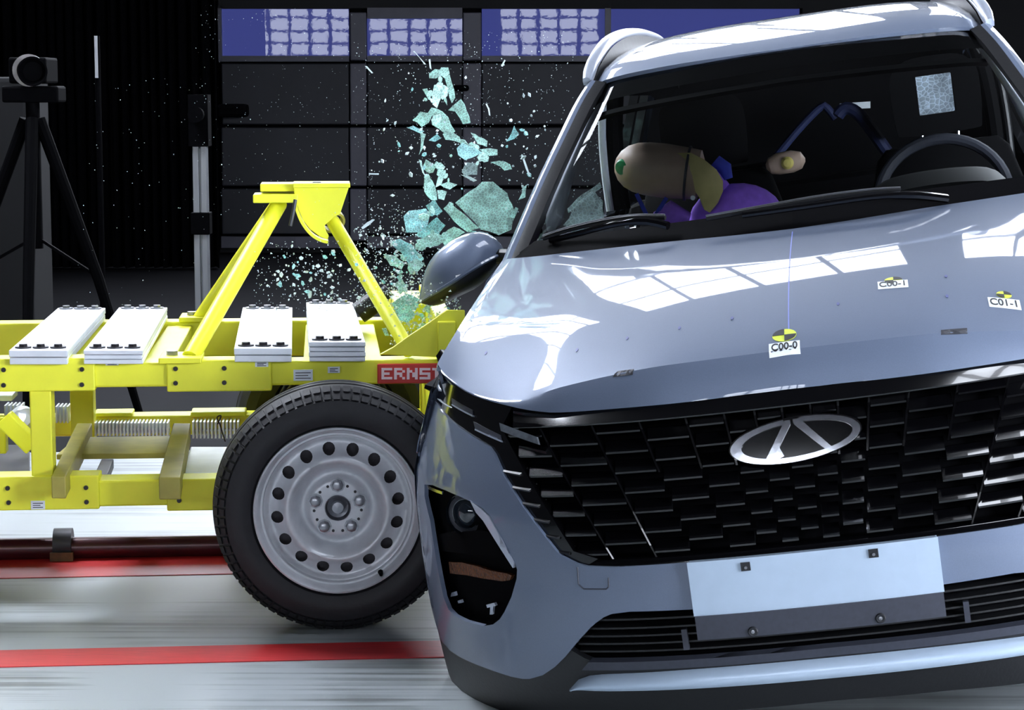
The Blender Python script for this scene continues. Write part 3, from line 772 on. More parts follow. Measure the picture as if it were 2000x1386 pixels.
for t, o_ in ((0, .006), (.25, -.002), (.5, -.009), (.75, -.016), (.9, -.020), (1, -.018), (1.06, -.008), (1.08, .03), (1.08, .08)):
    strip.append([Vector((p.x, F(p.x, p.z + (.798 - p.z) * t) + o_, p.z + (.798 - p.z) * t)) for p in cu_])
sur = MB().grid(strip).build('grille_surround', M['black_gloss'], car, smooth=True, angle=50)
sp = ht[5:] + bt + hole_side[::-1]
if sum(a[0] * b[1] - b[0] * a[1] for a, b in zip(sp, sp[1:] + sp[:1])) < 0: sp = sp[::-1]
for q_ in (sp, flip(sp)): fpatch('lamp_band', q_, .012, M['black_gloss'], sur, step=.025, solid=.03)
bs = resample([(-.50, 0, .503), (-.46, 0, .503), (0, 0, .503), (.46, 0, .503), (.50, 0, .503)], 40)
MB().grid([[Vector((p.x, F(p.x, p.z) + o_, p.z + z_)) for p in bs] for z_, o_ in ((-.012, .012), (.002, .014), (.006, .02), (.006, .08))]).build('lower_frame', M['black_gloss'], sur, smooth=True, angle=50)
gr = fpatch('grille', [(-.74, .49), (.74, .49), (.74, .80), (-.74, .80)], .085, M['black'], step=.05, solid=.01)
for k in list(range(-8, 0)) + list(range(1, 9)):
    m = MB(); fr = []; bk = []
    for i in range(9):
        w0_ = .497 if abs(k) > 5 else .685; w = w0_ + (.792 - w0_) * i / 8; u = gu(k, w); t = .0022 if w > .66 else .0018
        fr.append([(u - t, F(u, w) + .02, w), (u + t, F(u, w) + .02, w), (u + t, F(u, w) + .07, w), (u - t, F(u, w) + .07, w)])
    vs_ = [p for g in fr for p in g]; fs = []
    for i in range(8):
        for j in range(4): a = i * 4 + j; b = i * 4 + (j + 1) % 4; fs.append((a, b, b + 4, a + 4))
    m.add(vs_, fs + [(0, 1, 2, 3), (35, 34, 33, 32)]).build('grille_divider', M['black_gloss'], gr)
cols = [(-k - 1, -k) for k in range(7, 0, -1)] + [(-1, 1)] + [(k, k + 1) for k in range(1, 8)]
pitch = .0425
for ci, (k0, k1) in enumerate(cols):
    nrow = 7
    for j in range(nrow):
        w = .776 - pitch * (j + (.5 if ci % 2 else .0))
        if w < .503: continue
        u0 = gu(k0, w) + .004; u1 = gu(k1, w) - .004
        if (u0 + u1) / 2 ** .5 and w < .70 and abs((u0 + u1) / 2) < .02 and w > .675: continue
        def sec(u):
            f = F(u, w)
            return [(u, f + .016, w - .003), (u, f + .016, w + .001), (u, f + .042, w + .0215), (u, f + .050, w + .0215), (u, f + .050, w + .010)]
        a, b = sec(u0), sec(u1); mid = sec((u0 + u1) / 2)
        m = MB(); m.add(a + mid + b, [tuple(range(5))[::-1], tuple(range(10, 15))] + [(i + o, (i + 1) % 5 + o, 5 + (i + 1) % 5 + o, 5 + i + o) for o in (0, 5) for i in range(5)])
        m.build('grille_bar', M['black_gloss'], gr)
# outer slats between mesh and bumper flank
for s in (-1, 1):
    for j in range(6):
        w = .70 - j * .034
        p = [Vector(on(.02)(s * (gu(8, w) + .004 + .0 * j), w)), Vector(on(.02)(s * (.70 - .0 - (.70 - w) * .62), w + .012))]
        MB().bar(p[0], p[1], .03, .004, up=(0, -.5, 1)).build('side_slat', M['black_plastic'], gr)

# lamp strip segments (clear daytime light pieces)
def seg(pts, name, m, off=.008, par=sur):
    q = [(780 + x / 6.3, 680 + y / 6.3) for x, y in pts]; o = [(max(u, -.958), w) for u, w in fa(q)]
    fpatch(name, o, off, m, par, .02, .006); fpatch(name, flip(o), off, m, par, .02, .006)
seg([(635, 620), (890, 765), (895, 842), (640, 690)], 'daylight_lens', M['dark_grey'])
seg([(640, 685), (893, 822), (895, 842), (640, 700)], 'daylight_edge', M['satin'], .002)
seg([(900, 905), (1235, 1075), (1250, 1152), (925, 1000)], 'daylight_lens', M['dark_grey'])
seg([(925, 990), (1245, 1135), (1250, 1155), (925, 1008)], 'daylight_edge', M['satin'], .002)
seg([(1220, 920), (1490, 1025), (1680, 1095), (1705, 1190), (1240, 1022)], 'daylight_lens', M['lens_grey'])
seg([(465, 615), (598, 712), (600, 722), (465, 628)], 'daylight_edge', M['satin'], .002)
seg([(450, 225), (640, 440), (640, 455), (450, 245)], 'daylight_edge', M['satin'], .002)
seg([(400, 400), (480, 500), (480, 525), (395, 460)], 'daylight_edge', M['satin'], .002)
seg([(342, 600), (395, 600), (430, 690), (400, 690), (345, 660)], 'daylight_edge', M['chrome'], .002)

# --- emblem: winged oval on a dark disc
ec = (-.008, .729); ea, eb, tl = .141, .046, .08
def el(a, ra, rb): 
    x, y = ra * math.cos(a), rb * math.sin(a); return (ec[0] + x * math.cos(tl) - y * math.sin(tl), ec[1] + x * math.sin(tl) + y * math.cos(tl))
bo = -.012
em = fpatch('emblem', [el(2 * PI * i / 48, ea, eb) for i in range(48)], bo + .006, M['black_gloss'], step=.03, solid=.03)
def eband(poly, name, h=.008): return patch(poly, lambda u, w: (u, F(u, w) + bo, w), .02).build(name, M['chrome'], em, smooth=False, solid=h, recalc=False, bevel=.0015)
n = 60; g0, g1 = math.radians(97), math.radians(443)
ring_o = [el(g0 + (g1 - g0) * i / n, ea * .975, eb * .96) for i in range(n + 1)]
ring_i = [el(g0 + (g1 - g0) * i / n, ea * (.86 - .05 * (math.cos(g0 + (g1 - g0) * i / n) < -.5)), eb * .74) for i in range(n + 1)]
eband(ring_o + ring_i[::-1], 'oval_ring')
def ep(x, y): return (ec[0] + x * ea * math.cos(tl) - y * eb * math.sin(tl), ec[1] + x * ea * math.sin(tl) + y * eb * math.cos(tl))
eband([ep(-.52, -.8), ep(-.40, -.8), ep(-.02, .72), ep(-.02, .9), ep(-.10, .9)], 'emblem_stroke')
eband([ep(.02, .9), ep(.02, .72), ep(.40, -.62), ep(.54, -.72), ep(.12, .88)], 'emblem_stroke')
eband([ep(-.40, -.8), ep(-.2, -.62), ep(-.25, -.2), ep(-.3, -.35)], 'emblem_foot')

# --- number plate panel: pale board over a dark lower lip
def board(u0, u1, w0, w1, dv, th, name, m, par=car):
    rows_f = []; nn = 8
    return patch([(u0, w0), (u1, w0), (u1, w1), (u0, w1)], lambda u, w: (u, F(u, .45) - dv, w), .05).build(name, m, par, smooth=False, solid=th, recalc=False, bevel=.003)
pb_ = board(-.264, .259, .383, .499, .012, .02, 'plate_panel', M['pale'])
board(-.262, .257, .332, .383, .016, .03, 'plate_lip', M['dark_grey'])
def frame_pt(u, w, dv): return Vector((u, F(u, .45) - dv, w))
for (px_, py_, m_) in ((1457, 1103, 0), (1706, 1077, 0)):
    u, w = FA(px_, py_); q = frame_pt(u, w, .0125)
    MB().box(q + Vector((-.010, -.003, -.009)), q + Vector((.010, .002, .009))).build('clip_hole', M['ink'], pb_)
    MB().lathe([(0, -.006), (.003, -.006), (.004, -.002), (0, -.002)], q + Vector((0, -.0, -.002)), (0, 1, 0), 8).build('rivet', M['steel'], pb_)
for (px_, py_) in ((1472, 1227), (1720, 1201)):
    u, w = FA(px_, py_); q = frame_pt(u, w, .017)
    MB().lathe([(0.003, -.002), (.009, -.003), (.011, 0), (.011, .004), (0.003, .004)], q, (0, 1, 0), 14).build('screw_cup', M['ink'], pb_)
    MB().lathe([(0, -.004), (.004, -.003), (.004, 0), (0, 0)], q, (0, 1, 0), 10).build('screw', M['steel'], pb_)

# --- lower intake, trim strip, black valance
ink_ = [(0, .405), (-.28, .405), (-.405, .405), (-.45, .402), (-.49, .382), (-.54, .338), (-.56, .315), (-.56, .288), (-.52, .262), (-.3, .262), (0, .262)]
ink_f = ink_[::-1] + [(-u, w) for u, w in ink_[1:-1]]
if sum(a[0] * b[1] - b[0] * a[1] for a, b in zip(ink_f, ink_f[1:] + ink_f[:1])) < 0: ink_f = ink_f[::-1]
it = fpatch('lower_intake', ink_f, .075, M['black'], step=.05, solid=.01)
for w in (.372, .352, .334, .316, .298):
    h_ = .54 - max(0, w - .34) * 1.6
    pts = [Vector(on(.03)(-h_ + 2 * h_ * i / 24, w)) for i in range(25)]
    m = MB(); m.grid([[p + Vector((0, 0, -.002)) for p in pts], [p + Vector((0, 0, .002)) for p in pts], [p + Vector((0, .035, .005)) for p in pts]])
    m.build('intake_slat', M['black_plastic'], it, solid=.003)
for u in (-.295, .30):
    MB().box((u - .006, F(u, .33) + .022, .30), (u + .006, F(u, .33) + .04, .345)).build('intake_clip', M['dark_grey'], it)
vt = [(0, .268), (-.3, .272), (-.50, .272), (-.53, .285), (-.56, .305), (-.60, .274), (-.637, .252), (-.674, .238), (-.722, .238), (-.793, .249), (-.872, .258), (-.93, .276), (-.962, .33)]
vb = [(-.962, .06), (-.9, .07), (-.75, .10), (-.5, .13), (-.25, .145), (0, .15)]
vf = (vt + vb); vf = vf[::-1] + [(-u, w) for u, w in vt[1:]] + [(-u, w) for u, w in vb[:-1]]
if sum(a[0] * b[1] - b[0] * a[1] for a, b in zip(vf, vf[1:] + vf[:1])) < 0: vf = vf[::-1]
val = fpatch('lower_valance', vf, .018, M['black_plastic'], step=.04, solid=.015)
# silver skid strip with a rounded section
rows = []
st = [(-.575, .211, .2125), (-.555, .212, .232), (-.513, .211, .2445), (-.4, .212, .250), (-.234, .213, .2555), (0, .213, .257)]
st = st + [(-u, a, b) for u, a, b in st[::-1][1:]]
lo = resample([(u, 0, a) for u, a, b in st], 40); hi = resample([(u, 0, b) for u, a, b in st], 40)
for k in range(7):
    t = k / 6; bl = .016 * math.sin(PI * t) ** .6
    rows.append([(l.x + (h.x - l.x) * t, F(l.x + (h.x - l.x) * t, .24) + .004 - bl + .012 * t, l.z + (h.z - l.z) * t) for l, h in zip(lo, hi)])
MB().grid(rows).build('skid_strip', M['pale'], car, smooth=True, solid=.004, angle=180)
ug = [(-.54, .258), (0, .262), (.54, .258), (.52, .278), (0, .281), (-.52, .278)]
fpatch('strip_ledge', ug, .008, M['dark_grey'], step=.04, solid=.02)

# --- hood
A = [(0, .080, .830), (-.2, .088, .827), (-.33, .104, .827), (-.506, .158, .827), (-.574, .193, .833), (-.631, .23, .844), (-.724, .308, .867), (-.795, .391, .900), (-.832, .451, .935)]
B = [(0, .112, .910), (-.18, .118, .908), (-.323, .134, .903), (-.501, .178, .881), (-.58, .215, .862), (-.640, .25, .857), (-.727, .316, .873), (-.797, .398, .905), (-.834, .458, .938)]
Cw = [(0, 1.0, 1.112), (-.15, 1.012, 1.114), (-.33, 1.05, 1.118), (-.5, 1.11, 1.118), (-.62, 1.17, 1.117), (-.68, 1.205, 1.116), (-.74, 1.24, 1.116), (-.78, 1.27, 1.116), (-.800, 1.30, 1.112)]
NU = 33
rA, rB, rC = resample(A, NU), resample(B, NU), resample(Cw, NU)
rows = [rA]
lip = []
for t in (.35, .75): rows.append([a.lerp(b, t) + Vector((0, -.006 * math.sin(PI * t), .004 * math.sin(PI * t))) * (1 - i / (NU - 1)) for i, (a, b) in enumerate(zip(rA, rB))])
rows.append(rB)
def hood_row(t):
    out = []
    for i, (b, c) in enumerate(zip(rB, rC)):
        s = i / (NU - 1)
        q = b.lerp(c, t)
        k_ = min(1, t / .42); k_ = k_ * k_ * (3 - 2 * k_); kk = min(1, (abs(q.x) / .82) ** 2)
        zs = (.910 + .2275 * (q.y - .112)) * (1 - kk) + (.938 + .2067 * (q.y - .458)) * kk
        q.z += (zs - q.z) * .78 * k_ * (1 - t) ** .5
        bul = .034 * (1 - s * s) + .010 * s
        q.z += bul * (math.sin(PI * t ** .8)) - .006 * s * math.sin(PI * t)
        out.append(q)
    return out
for k in range(1, 25): rows.append(hood_row((k / 24) ** 1.15))
# outer shoulder rolling down to the flank
full_rows = []
for r in rows:
    e = r[-1]; d = (r[-1] - r[-2]).normalized()
    kf = min(1, max(.12, (len(full_rows) - 3) / 6))
    ext = [e + Vector(q) * kf for q in ((-.008, .004, -.009), (-.016, .01, -.024), (-.025, .016, -.048), (-.036, .02, -.082), (-.046, .024, -.125))]
    left = r + ext
    full_rows.append([p for p in left[::-1]] + [Vector((-p.x, p.y, p.z)) for p in left[1:]])
hood = MB().grid(full_rows).build('hood', M['silver'], car, smooth=True, solid=.008, angle=24)
HB = BVHTree.FromPolygons([tuple(p) for r in full_rows for p in r], [(i * len(full_rows[0]) + j, i * len(full_rows[0]) + j + 1, (i + 1) * len(full_rows[0]) + j + 1, (i + 1) * len(full_rows[0]) + j) for i in range(len(full_rows) - 1) for j in range(len(full_rows[0]) - 1)])
INV = CM.inverted()
def on_hood(px, py):
    o = INV @ C0; d = (INV.to_3x3() @ ray(px, py)).normalized(); h = HB.ray_cast(o, d); return h[0]
def hz(u, v):
    h = HB.ray_cast(Vector((u, v, 2)), Vector((0, 0, -1))); return h[0].z if h[0] else 1.0
def hpatch(name, poly, off, m, par, step=.01): return patch(poly, lambda u, v: (u, v, hz(u, v) + off), step).build(name, m, par, recalc=False, solid=.0006)
# measuring stickers: quartered targets with coded tags
def sticker(px, py, pxl, pyl, r, wl, hl, text, mirror, scale_r=1):
    c = on_hood(px, py); t = on_hood(pxl, pyl)
    q = [(c.x + r * math.cos(2 * PI * i / 28), c.y + r * math.sin(2 * PI * i / 28)) for i in range(28)]
    s = hpatch('target_sticker', q, .0012, M['lime'], car)
    for k in ((1, 3) if not mirror else (0, 2)):
        a0 = k * PI / 2
        hpatch('dark_quarter', [(c.x, c.y)] + [(c.x + r * .98 * math.cos(a0 + PI / 2 * i / 8), c.y + r * .98 * math.sin(a0 + PI / 2 * i / 8)) for i in range(9)], .0022, M['ink'], s)
    l = hpatch('code_label', [(t.x - wl / 2, t.y - hl / 2), (t.x + wl / 2, t.y - hl / 2), (t.x + wl / 2, t.y + hl / 2), (t.x - wl / 2, t.y + hl / 2)], .0014, M['sticker'], car)
    fc = bpy.data.curves.new('code_text', 'FONT'); fc.body = text; fc.size = hl * .95; fc.align_x = 'CENTER'; fc.align_y = 'CENTER'; fc.extrude = .0002; fc.offset = .0006
    tmp = bpy.data.objects.new('tmp_text', fc); COL.objects.link(tmp)
    dg = bpy.context.evaluated_depsgraph_get(); me = bpy.data.meshes.new_from_object(tmp.evaluated_get(dg)); bpy.data.objects.remove(tmp)
    xs = [v.co.x for v in me.vertices]; kx = wl * .84 / (max(xs) - min(xs))
    for v in me.vertices:
        u, vv = t.x + v.co.x * kx, t.y + v.co.y
        v.co = (u, vv, hz(u, vv) + .0024 + v.co.z)
    me.materials.clear(); me.materials.append(M['ink'])
    o = bpy.data.objects.new('code_text', me); COL.objects.link(o); o.parent = l
sticker(1532, 655, 1532, 678, .026, .066, .036, 'C00-0', False)
sticker(1745, 548, 1744, 556, .020, .066, .045, 'C00-1', True)
sticker(1961, 576, 1962, 593, .016, .066, .045, 'C01-1', True)
# thin blue measuring line up the middle of the hood
hpatch('measuring_line', [(-.0012, .16), (.0012, .16), (.0012, .96), (-.0012, .96)], .0008, mat('blue_ink', (112, 124, 196), .5, noise=.05, scale=30), car, .04)
# small dark tape bits and pen dots on the hood
for pts in ([(1197, 738), (1207, 726), (1238, 722), (1236, 733), (1221, 735)], [(1838, 655), (1838, 646), (1889, 642), (1890, 653), (1870, 654)]):
    q = [on_hood(x, y) for x, y in pts]; q = [(p.x, p.y) for p in q if p]
    if len(q) > 2:
        ar = sum(a[0] * b[1] - b[0] * a[1] for a, b in zip(q, q[1:] + q[:1])); q = q if ar > 0 else q[::-1]
        hpatch('tape_patch', q, .002, M['grey_dark'], car)
for (x, y) in ((1127, 684), (1225, 661), (1327, 641), (1430, 622), (949, 690), (1637, 594), (1848, 540), (1850, 579)):
    p = on_hood(x, y)
    if p: hpatch('pen_mark', [(p.x + .0035 * math.cos(i), p.y + .009 * math.sin(i)) for i in (0, 1, 2, 3, 4, 5)], .0015, mat('pen_blue', (70, 78, 130), .5) if 'pen_blue' not in bpy.data.materials else bpy.data.materials['pen_blue'], car, .005)

# --- flanks with wheel arches
def ush(v): return .834 - .034 * min(max((v - .45) / .85, 0), 1)
def wsh(v): return .935 + .18 * min(max((v - .45) / .85, 0), 1)
def side_u(v, w):
    if w <= .60: return .962 - .035 * ((.60 - w) / .4) ** 2
    wr = min(v - .575, .6) / .6 * .12
    return HW(max(.6, w - wr)) * .992
def arch(v0, w0, r): return [(v0 + r * math.cos(a), w0 + r * math.sin(a)) for a in [PI * i / 18 for i in range(19)]]
AX1, AX2, WC, AR = .955, 3.6, .445, .355
for s in (-1, 1):
    bt_ = .26
    ol = [(.575, .30), (AX1 - AR, .32), (AX1 - AR, WC)] + arch(AX1, WC, AR)[::-1][1:-1] + [(AX1 + AR, WC), (AX1 + AR + .03, bt_), (AX2 - AR - .03, bt_), (AX2 - AR, WC)] + arch(AX2, WC, AR)[::-1][1:-1] + [(AX2 + AR, WC), (4.25, .35), (4.40, .6), (4.38, 1.0)]
    ol += [(v, wsh(v) - .10) for v in (3.9, 3.2, 2.5, 1.9, 1.3, 1.0, .75, .575)]
    m = patch(ol, lambda v, w: (s * side_u(v, w), v, w), .06)
    m.build('body_side', M['silver'], car, smooth=True, solid=.0, angle=40)
    lo_ = [(.58, .28), (.62, .10), (AX1 + AR - .02, .16), (AX1 + AR + .03, .28)]
    wl = MB(); av = arch(AX1, WC, AR) ; wl.grid([[(s * (side_u(v, w) + .012), v, w) for v, w in av], [(s * (side_u(v, w) + .012), v2, w2) for (v, w), (v2, w2) in zip(av, arch(AX1, WC, AR - .04))], [(s * .55, v2, w2) for v2, w2 in arch(AX1, WC, AR - .04)]])
    wl.build('wheel_arch_trim', M['black_plastic'], car, smooth=True, angle=50)
    for ax_ in (AX1, AX2):
        wc = .47 if s < 0 else .36; cx_ = s * .80; R = .345
        wm = MB().lathe([(.2, -.10), (.235, -.11), (.30, -.115), (.335, -.095), (R, -.07), (R, .07), (.335, .095), (.30, .115), (.2, .10)], (cx_, ax_, wc), (1, 0, 0), 60)
        ty = wm.build('wheel', M['rubber'], car, smooth=True, angle=30)
        MB().lathe([(.235, -.11 * s * -1), (.22, .09 * s), (.12, .06 * s), (.06, .08 * s), (0, .08 * s)], (cx_, ax_, wc), (1, 0, 0), 40).build('wheel_disc', M['rim'], ty, smooth=True)
MB().box((-.85, .6, .26), (.85, 4.2, .34)).build('underbody', M['black'], car)
MB().box((-.6, .2, .30), (.6, .62, .42)).build('radiator_support', M['black'], car)
# window sill shoulder, rear end
for s in (-1, 1):
    rws = []
    for v in (1.29, 1.6, 2.2, 3.0, 3.7, 4.3):
        rws.append([(s * side_u(v, wsh(v) - .10), v, wsh(v) - .10), (s * (ush(v) + .05), v, wsh(v) - .05), (s * (ush(v) - .0), v, wsh(v) - .004), (s * (ush(v) - .04), v, wsh(v))])
    MB().grid(rws).build('belt_line', M['silver'], car, smooth=True, solid=.004)
rw = [[(-.83, 4.38, z), (0, 4.45, z), (.83, 4.38, z)] for z in (.3, .7, 1.05)] + [[(-.72, 4.30, 1.3), (0, 4.36, 1.3), (.72, 4.30, 1.3)], [(-.6, 4.12, 1.6), (0, 4.16, 1.63), (.6, 4.12, 1.6)]]
MB().grid(rw).build('tailgate', M['silver'], car, smooth=True, solid=.02)
MB().grid([[(p[0] * .97, p[1] - .05, p[2]) for p in r] for r in rw]).build('tailgate_lining', M['seat'], car, smooth=True)

# --- roof, rails, pillars
def roofrow(ws): 
    L = resample(ws, 17); return L[::-1][:-1] + [Vector((-p.x, p.y, p.z)) for p in L] if False else [Vector((p.x, p.y, p.z)) for p in L[::-1]] + [Vector((-p.x, p.y, p.z)) for p in L[1:]]
RR = [[(0, 1.79, 1.580), (-.2, 1.805, 1.581), (-.34, 1.84, 1.580), (-.48, 1.90, 1.574), (-.556, 1.95, 1.562), (-.575, 1.98, 1.535)],
      [(0, 1.81, 1.592), (-.2, 1.825, 1.592), (-.34, 1.86, 1.591), (-.48, 1.92, 1.585), (-.558, 1.97, 1.572), (-.580, 2.0, 1.535)],
      [(0, 1.95, 1.634), (-.2, 1.96, 1.634), (-.36, 1.98, 1.630), (-.49, 2.02, 1.618), (-.556, 2.06, 1.597), (-.578, 2.09, 1.55)],
      [(0, 2.15, 1.668), (-.2, 2.16, 1.668), (-.36, 2.17, 1.662), (-.49, 2.19, 1.646), (-.548, 2.22, 1.62), (-.578, 2.25, 1.56)],
      [(0, 2.45, 1.694), (-.2, 2.45, 1.694), (-.36, 2.46, 1.687), (-.49, 2.47, 1.668), (-.55, 2.49, 1.636), (-.585, 2.5, 1.57)],
      [(0, 2.9, 1.704), (-.2, 2.9, 1.704), (-.36, 2.9, 1.696), (-.49, 2.9, 1.676), (-.555, 2.9, 1.642), (-.59, 2.9, 1.57)],
      [(0, 3.5, 1.695), (-.2, 3.5, 1.695), (-.36, 3.5, 1.687), (-.49, 3.5, 1.667), (-.56, 3.5, 1.632), (-.59, 3.5, 1.57)],
      [(0, 4.16, 1.63), (-.2, 4.16, 1.63), (-.36, 4.15, 1.622), (-.49, 4.14, 1.605), (-.565, 4.13, 1.57), (-.60, 4.12, 1.52)]]
rr_ = [roofrow(r) for r in RR]
colsR = list(zip(*rr_)); fine = [resample([tuple(p) for p in c], 40) for c in colsR]
MB().grid([list(r) for r in zip(*fine)]).build('roof', M['silver'], car, smooth=True, solid=.012, angle=180)
MB().grid([[Vector((p.x * .96, p.y + .03, p.z - .045)) for p in r] for r in rr_]).build('headliner', M['seat'], car, smooth=True)
for s in (-1, 1):
    path = [(-.600, 1.955, 1.572), (-.592, 2.02, 1.615), (-.578, 2.1, 1.650), (-.558, 2.22, 1.688), (-.535, 2.38, 1.712), (-.515, 2.6, 1.722), (-.505, 2.9, 1.722), (-.50, 3.3, 1.712), (-.51, 3.7, 1.685), (-.53, 3.95, 1.64), (-.54, 4.02, 1.60)]
    P_ = resample([(s * -(a + .010) if s > 0 else a + .010, b, c) for a, b, c in path], 44)
    m = MB(); secs = []
    for i, p in enumerate(P_):
        t = (P_[min(i + 1, 43)] - P_[max(i - 1, 0)]).normalized(); x = Vector((-s, 0, 0)); x = (x - t * t.dot(x)).normalized(); n_ = t.cross(x) ; n_ = n_ if n_.z > 0 else -n_
        w2 = .017 if i > 0 else .012; h2 = .014
        secs.append([p + x * (w2 * c) + n_ * (h2 * d) for c, d in ((1, -.9), (1.05, .2), (.7, .9), (0, 1.05), (-.7, .9), (-1.05, .2), (-1, -.9))])
    m.grid([q + q[:1] for q in secs]); m.add(secs[0], [tuple(range(7))]); m.add(secs[-1], [tuple(range(7))])
    m.build('roof_rail', M['satin'], car, smooth=True, angle=60)
    gp_ = MB(); gp_.grid([[p + Vector((s * -.022, 0, -.012)) for p in P_], [p + Vector((s * -.026, .01, -.06)) for p in P_]]).build('rail_base', M['black_plastic'], car)
    O_ = [(-.800, 1.30, 1.110), (-.762, 1.4, 1.196), (-.713, 1.55, 1.312), (-.665, 1.72, 1.420), (-.622, 1.86, 1.512), (-.588, 1.96, 1.570)]
    O_ = resample([(a * -s, b, c) for a, b, c in O_], 24)
    def off(p, i, du, dv, dw): return p + Vector((-s * du * -1 * -1 if False else -s * du, dv, dw))
    def rowo(du, dv, dw): return [p + Vector((-s * du, dv, dw)) for p in O_]
    MB().grid([rowo(-.012, .09, -.012), rowo(-.008, .02, -.006), rowo(0, 0, 0), rowo(.014, -.012, .004), rowo(.026, -.014, .0)]).build('pillar_skin', M['silver'], car, smooth=True, solid=.006)
    MB().grid([rowo(.026, -.012, -.004), rowo(.038, -.018, -.008), rowo(.052, -.02, -.010), rowo(.056, .01, -.02)]).build('pillar_trim', M['black_plastic'], car, smooth=True, solid=.006)
    # inner pillar lining, seen through the windscreen
    I_ = [CP(x, y, v) for x, y, v in ((1076, 448, 1.42), (1096, 372, 1.56), (1122, 290, 1.72), (1150, 222, 1.86), (1168, 186, 1.95))]
    I_ = resample([(abs(p.x) * s, p.y, p.z) for p in I_], 16)
    MB().tube(I_, [.012] + [.0245] * 14 + [.02], 14).build('pillar_lining', M['grey_trim'], car, smooth=True)
    D_ = [CP(x, y, v) for x, y, v in ((1178, 190, 2.42), (1176, 260, 2.42), (1182, 340, 2.42), (1192, 412, 2.42))]
    D_ = resample([(abs(p.x) * s, p.y, p.z) for p in D_], 10)
    MB().tube(D_, .013, 10).build('door_frame_seal', M['grey_trim'] if s < 0 else M['black_plastic'], car, smooth=True)
    MB().tube([d + Vector((-s * .035, .02, 0)) for d in D_], .03, 10).build('middle_pillar', M['seat'], car, smooth=True)
    for (v0, v1) in ((3.35, 3.5), (4.0, 4.3)):
        MB().grid([[(s * .78, v0, 1.08), (s * .78, v1, 1.08)], [(s * .61, v0, 1.57), (s * .61, v1 - .1, 1.57)]]).build('rear_pillar', M['black_gloss'], car, solid=.03)
# windscreen with black border
bot = [(-.705, 1.30, 1.140), (-.60, 1.24, 1.143), (-.33, 1.13, 1.148), (0, 1.09, 1.150), (.33, 1.13, 1.148), (.60, 1.24, 1.143), (.705, 1.30, 1.140)]
tp_ = [(-.535, 1.965, 1.562), (-.46, 1.91, 1.572), (-.25, 1.83, 1.578), (0, 1.80, 1.579), (.25, 1.83, 1.578), (.46, 1.91, 1.572), (.535, 1.965, 1.562)]
rb_, rt_ = resample(bot, 31), resample(tp_, 31)
def wsrow(t): return [a.lerp(b, t) + Vector((0, -.035 * math.sin(PI * t), .035 * math.sin(PI * t) * .6)) * (1 - abs(a.x) / .8) for a, b in zip(rb_, rt_)]
MB().grid([wsrow(i / 14) for i in range(15)]).build('windscreen', M['glass'], car, smooth=True, angle=180)
MB().grid([[p + Vector((0, .006, -.004)) for p in wsrow(t)] for t in (.86, .93, 1.0)]).build('screen_border', M['black'], car, smooth=True)
MB().grid([[p + Vector((0, .03, -.02)) for p in wsrow(t)] for t in (.80, .83)]).build('sun_visor_edge', M['seat'], car, smooth=True, solid=.012)
# cowl panel and wipers
MB().grid([[p + Vector((0, .0, -.012)) for p in resample([(-u, v, w) for u, v, w in Cw[::-1]] and Cw, 33)][::-1], [Vector((-abs(p.x), p.y + .005, p.z + .012)) for p in resample([(b[0], b[1], b[2]) for b in bot[:4]][::-1], 33)][::-1]]).build('cowl_panel', M['black'], car, smooth=True, solid=.006)
MB().grid([[Vector((-p.x, p.y, p.z - .012)) for p in resample(Cw, 33)], [Vector((abs(p.x), p.y + .005, p.z + .012)) for p in resample([b for b in bot[:4]][::-1], 33)]]).build('cowl_panel', M['black'], car, smooth=True, solid=.006)
def wiper(arm, blade):
    a = resample([CP(x, y, v) for x, y, v in arm], 14); b = resample([CP(x, y, v) for x, y, v in blade], 16)
    o = MB().tube(a, [.011] * 4 + [.008] * 10, 8).build('wiper', M['black_gloss'], car, smooth=True)
    MB().tube([p + Vector((0, 0, .004)) for p in b], .0065, 8).build('wiper_blade', M['black_plastic'], o, smooth=True)
    MB().tube([p + Vector((0, -.006, .012)) for p in b], .0025, 6).build('blade_spine', M['steel'], o, smooth=True)
wiper([(1305, 441, 1.06), (1260, 432, 1.09), (1200, 438, 1.13), (1130, 456, 1.2), (1075, 470, 1.25)], [(1062, 468, 1.255), (1110, 452, 1.22), (1180, 436, 1.16), (1240, 428, 1.12), (1300, 428, 1.09)])
wiper([(1850, 388, 1.08), (1780, 381, 1.04), (1700, 385, 1.02), (1580, 402, 1.02), (1450, 420, 1.03)], [(1380, 430, 1.05), (1480, 412, 1.05), (1600, 391, 1.05), (1700, 378, 1.05), (1760, 375, 1.05)])

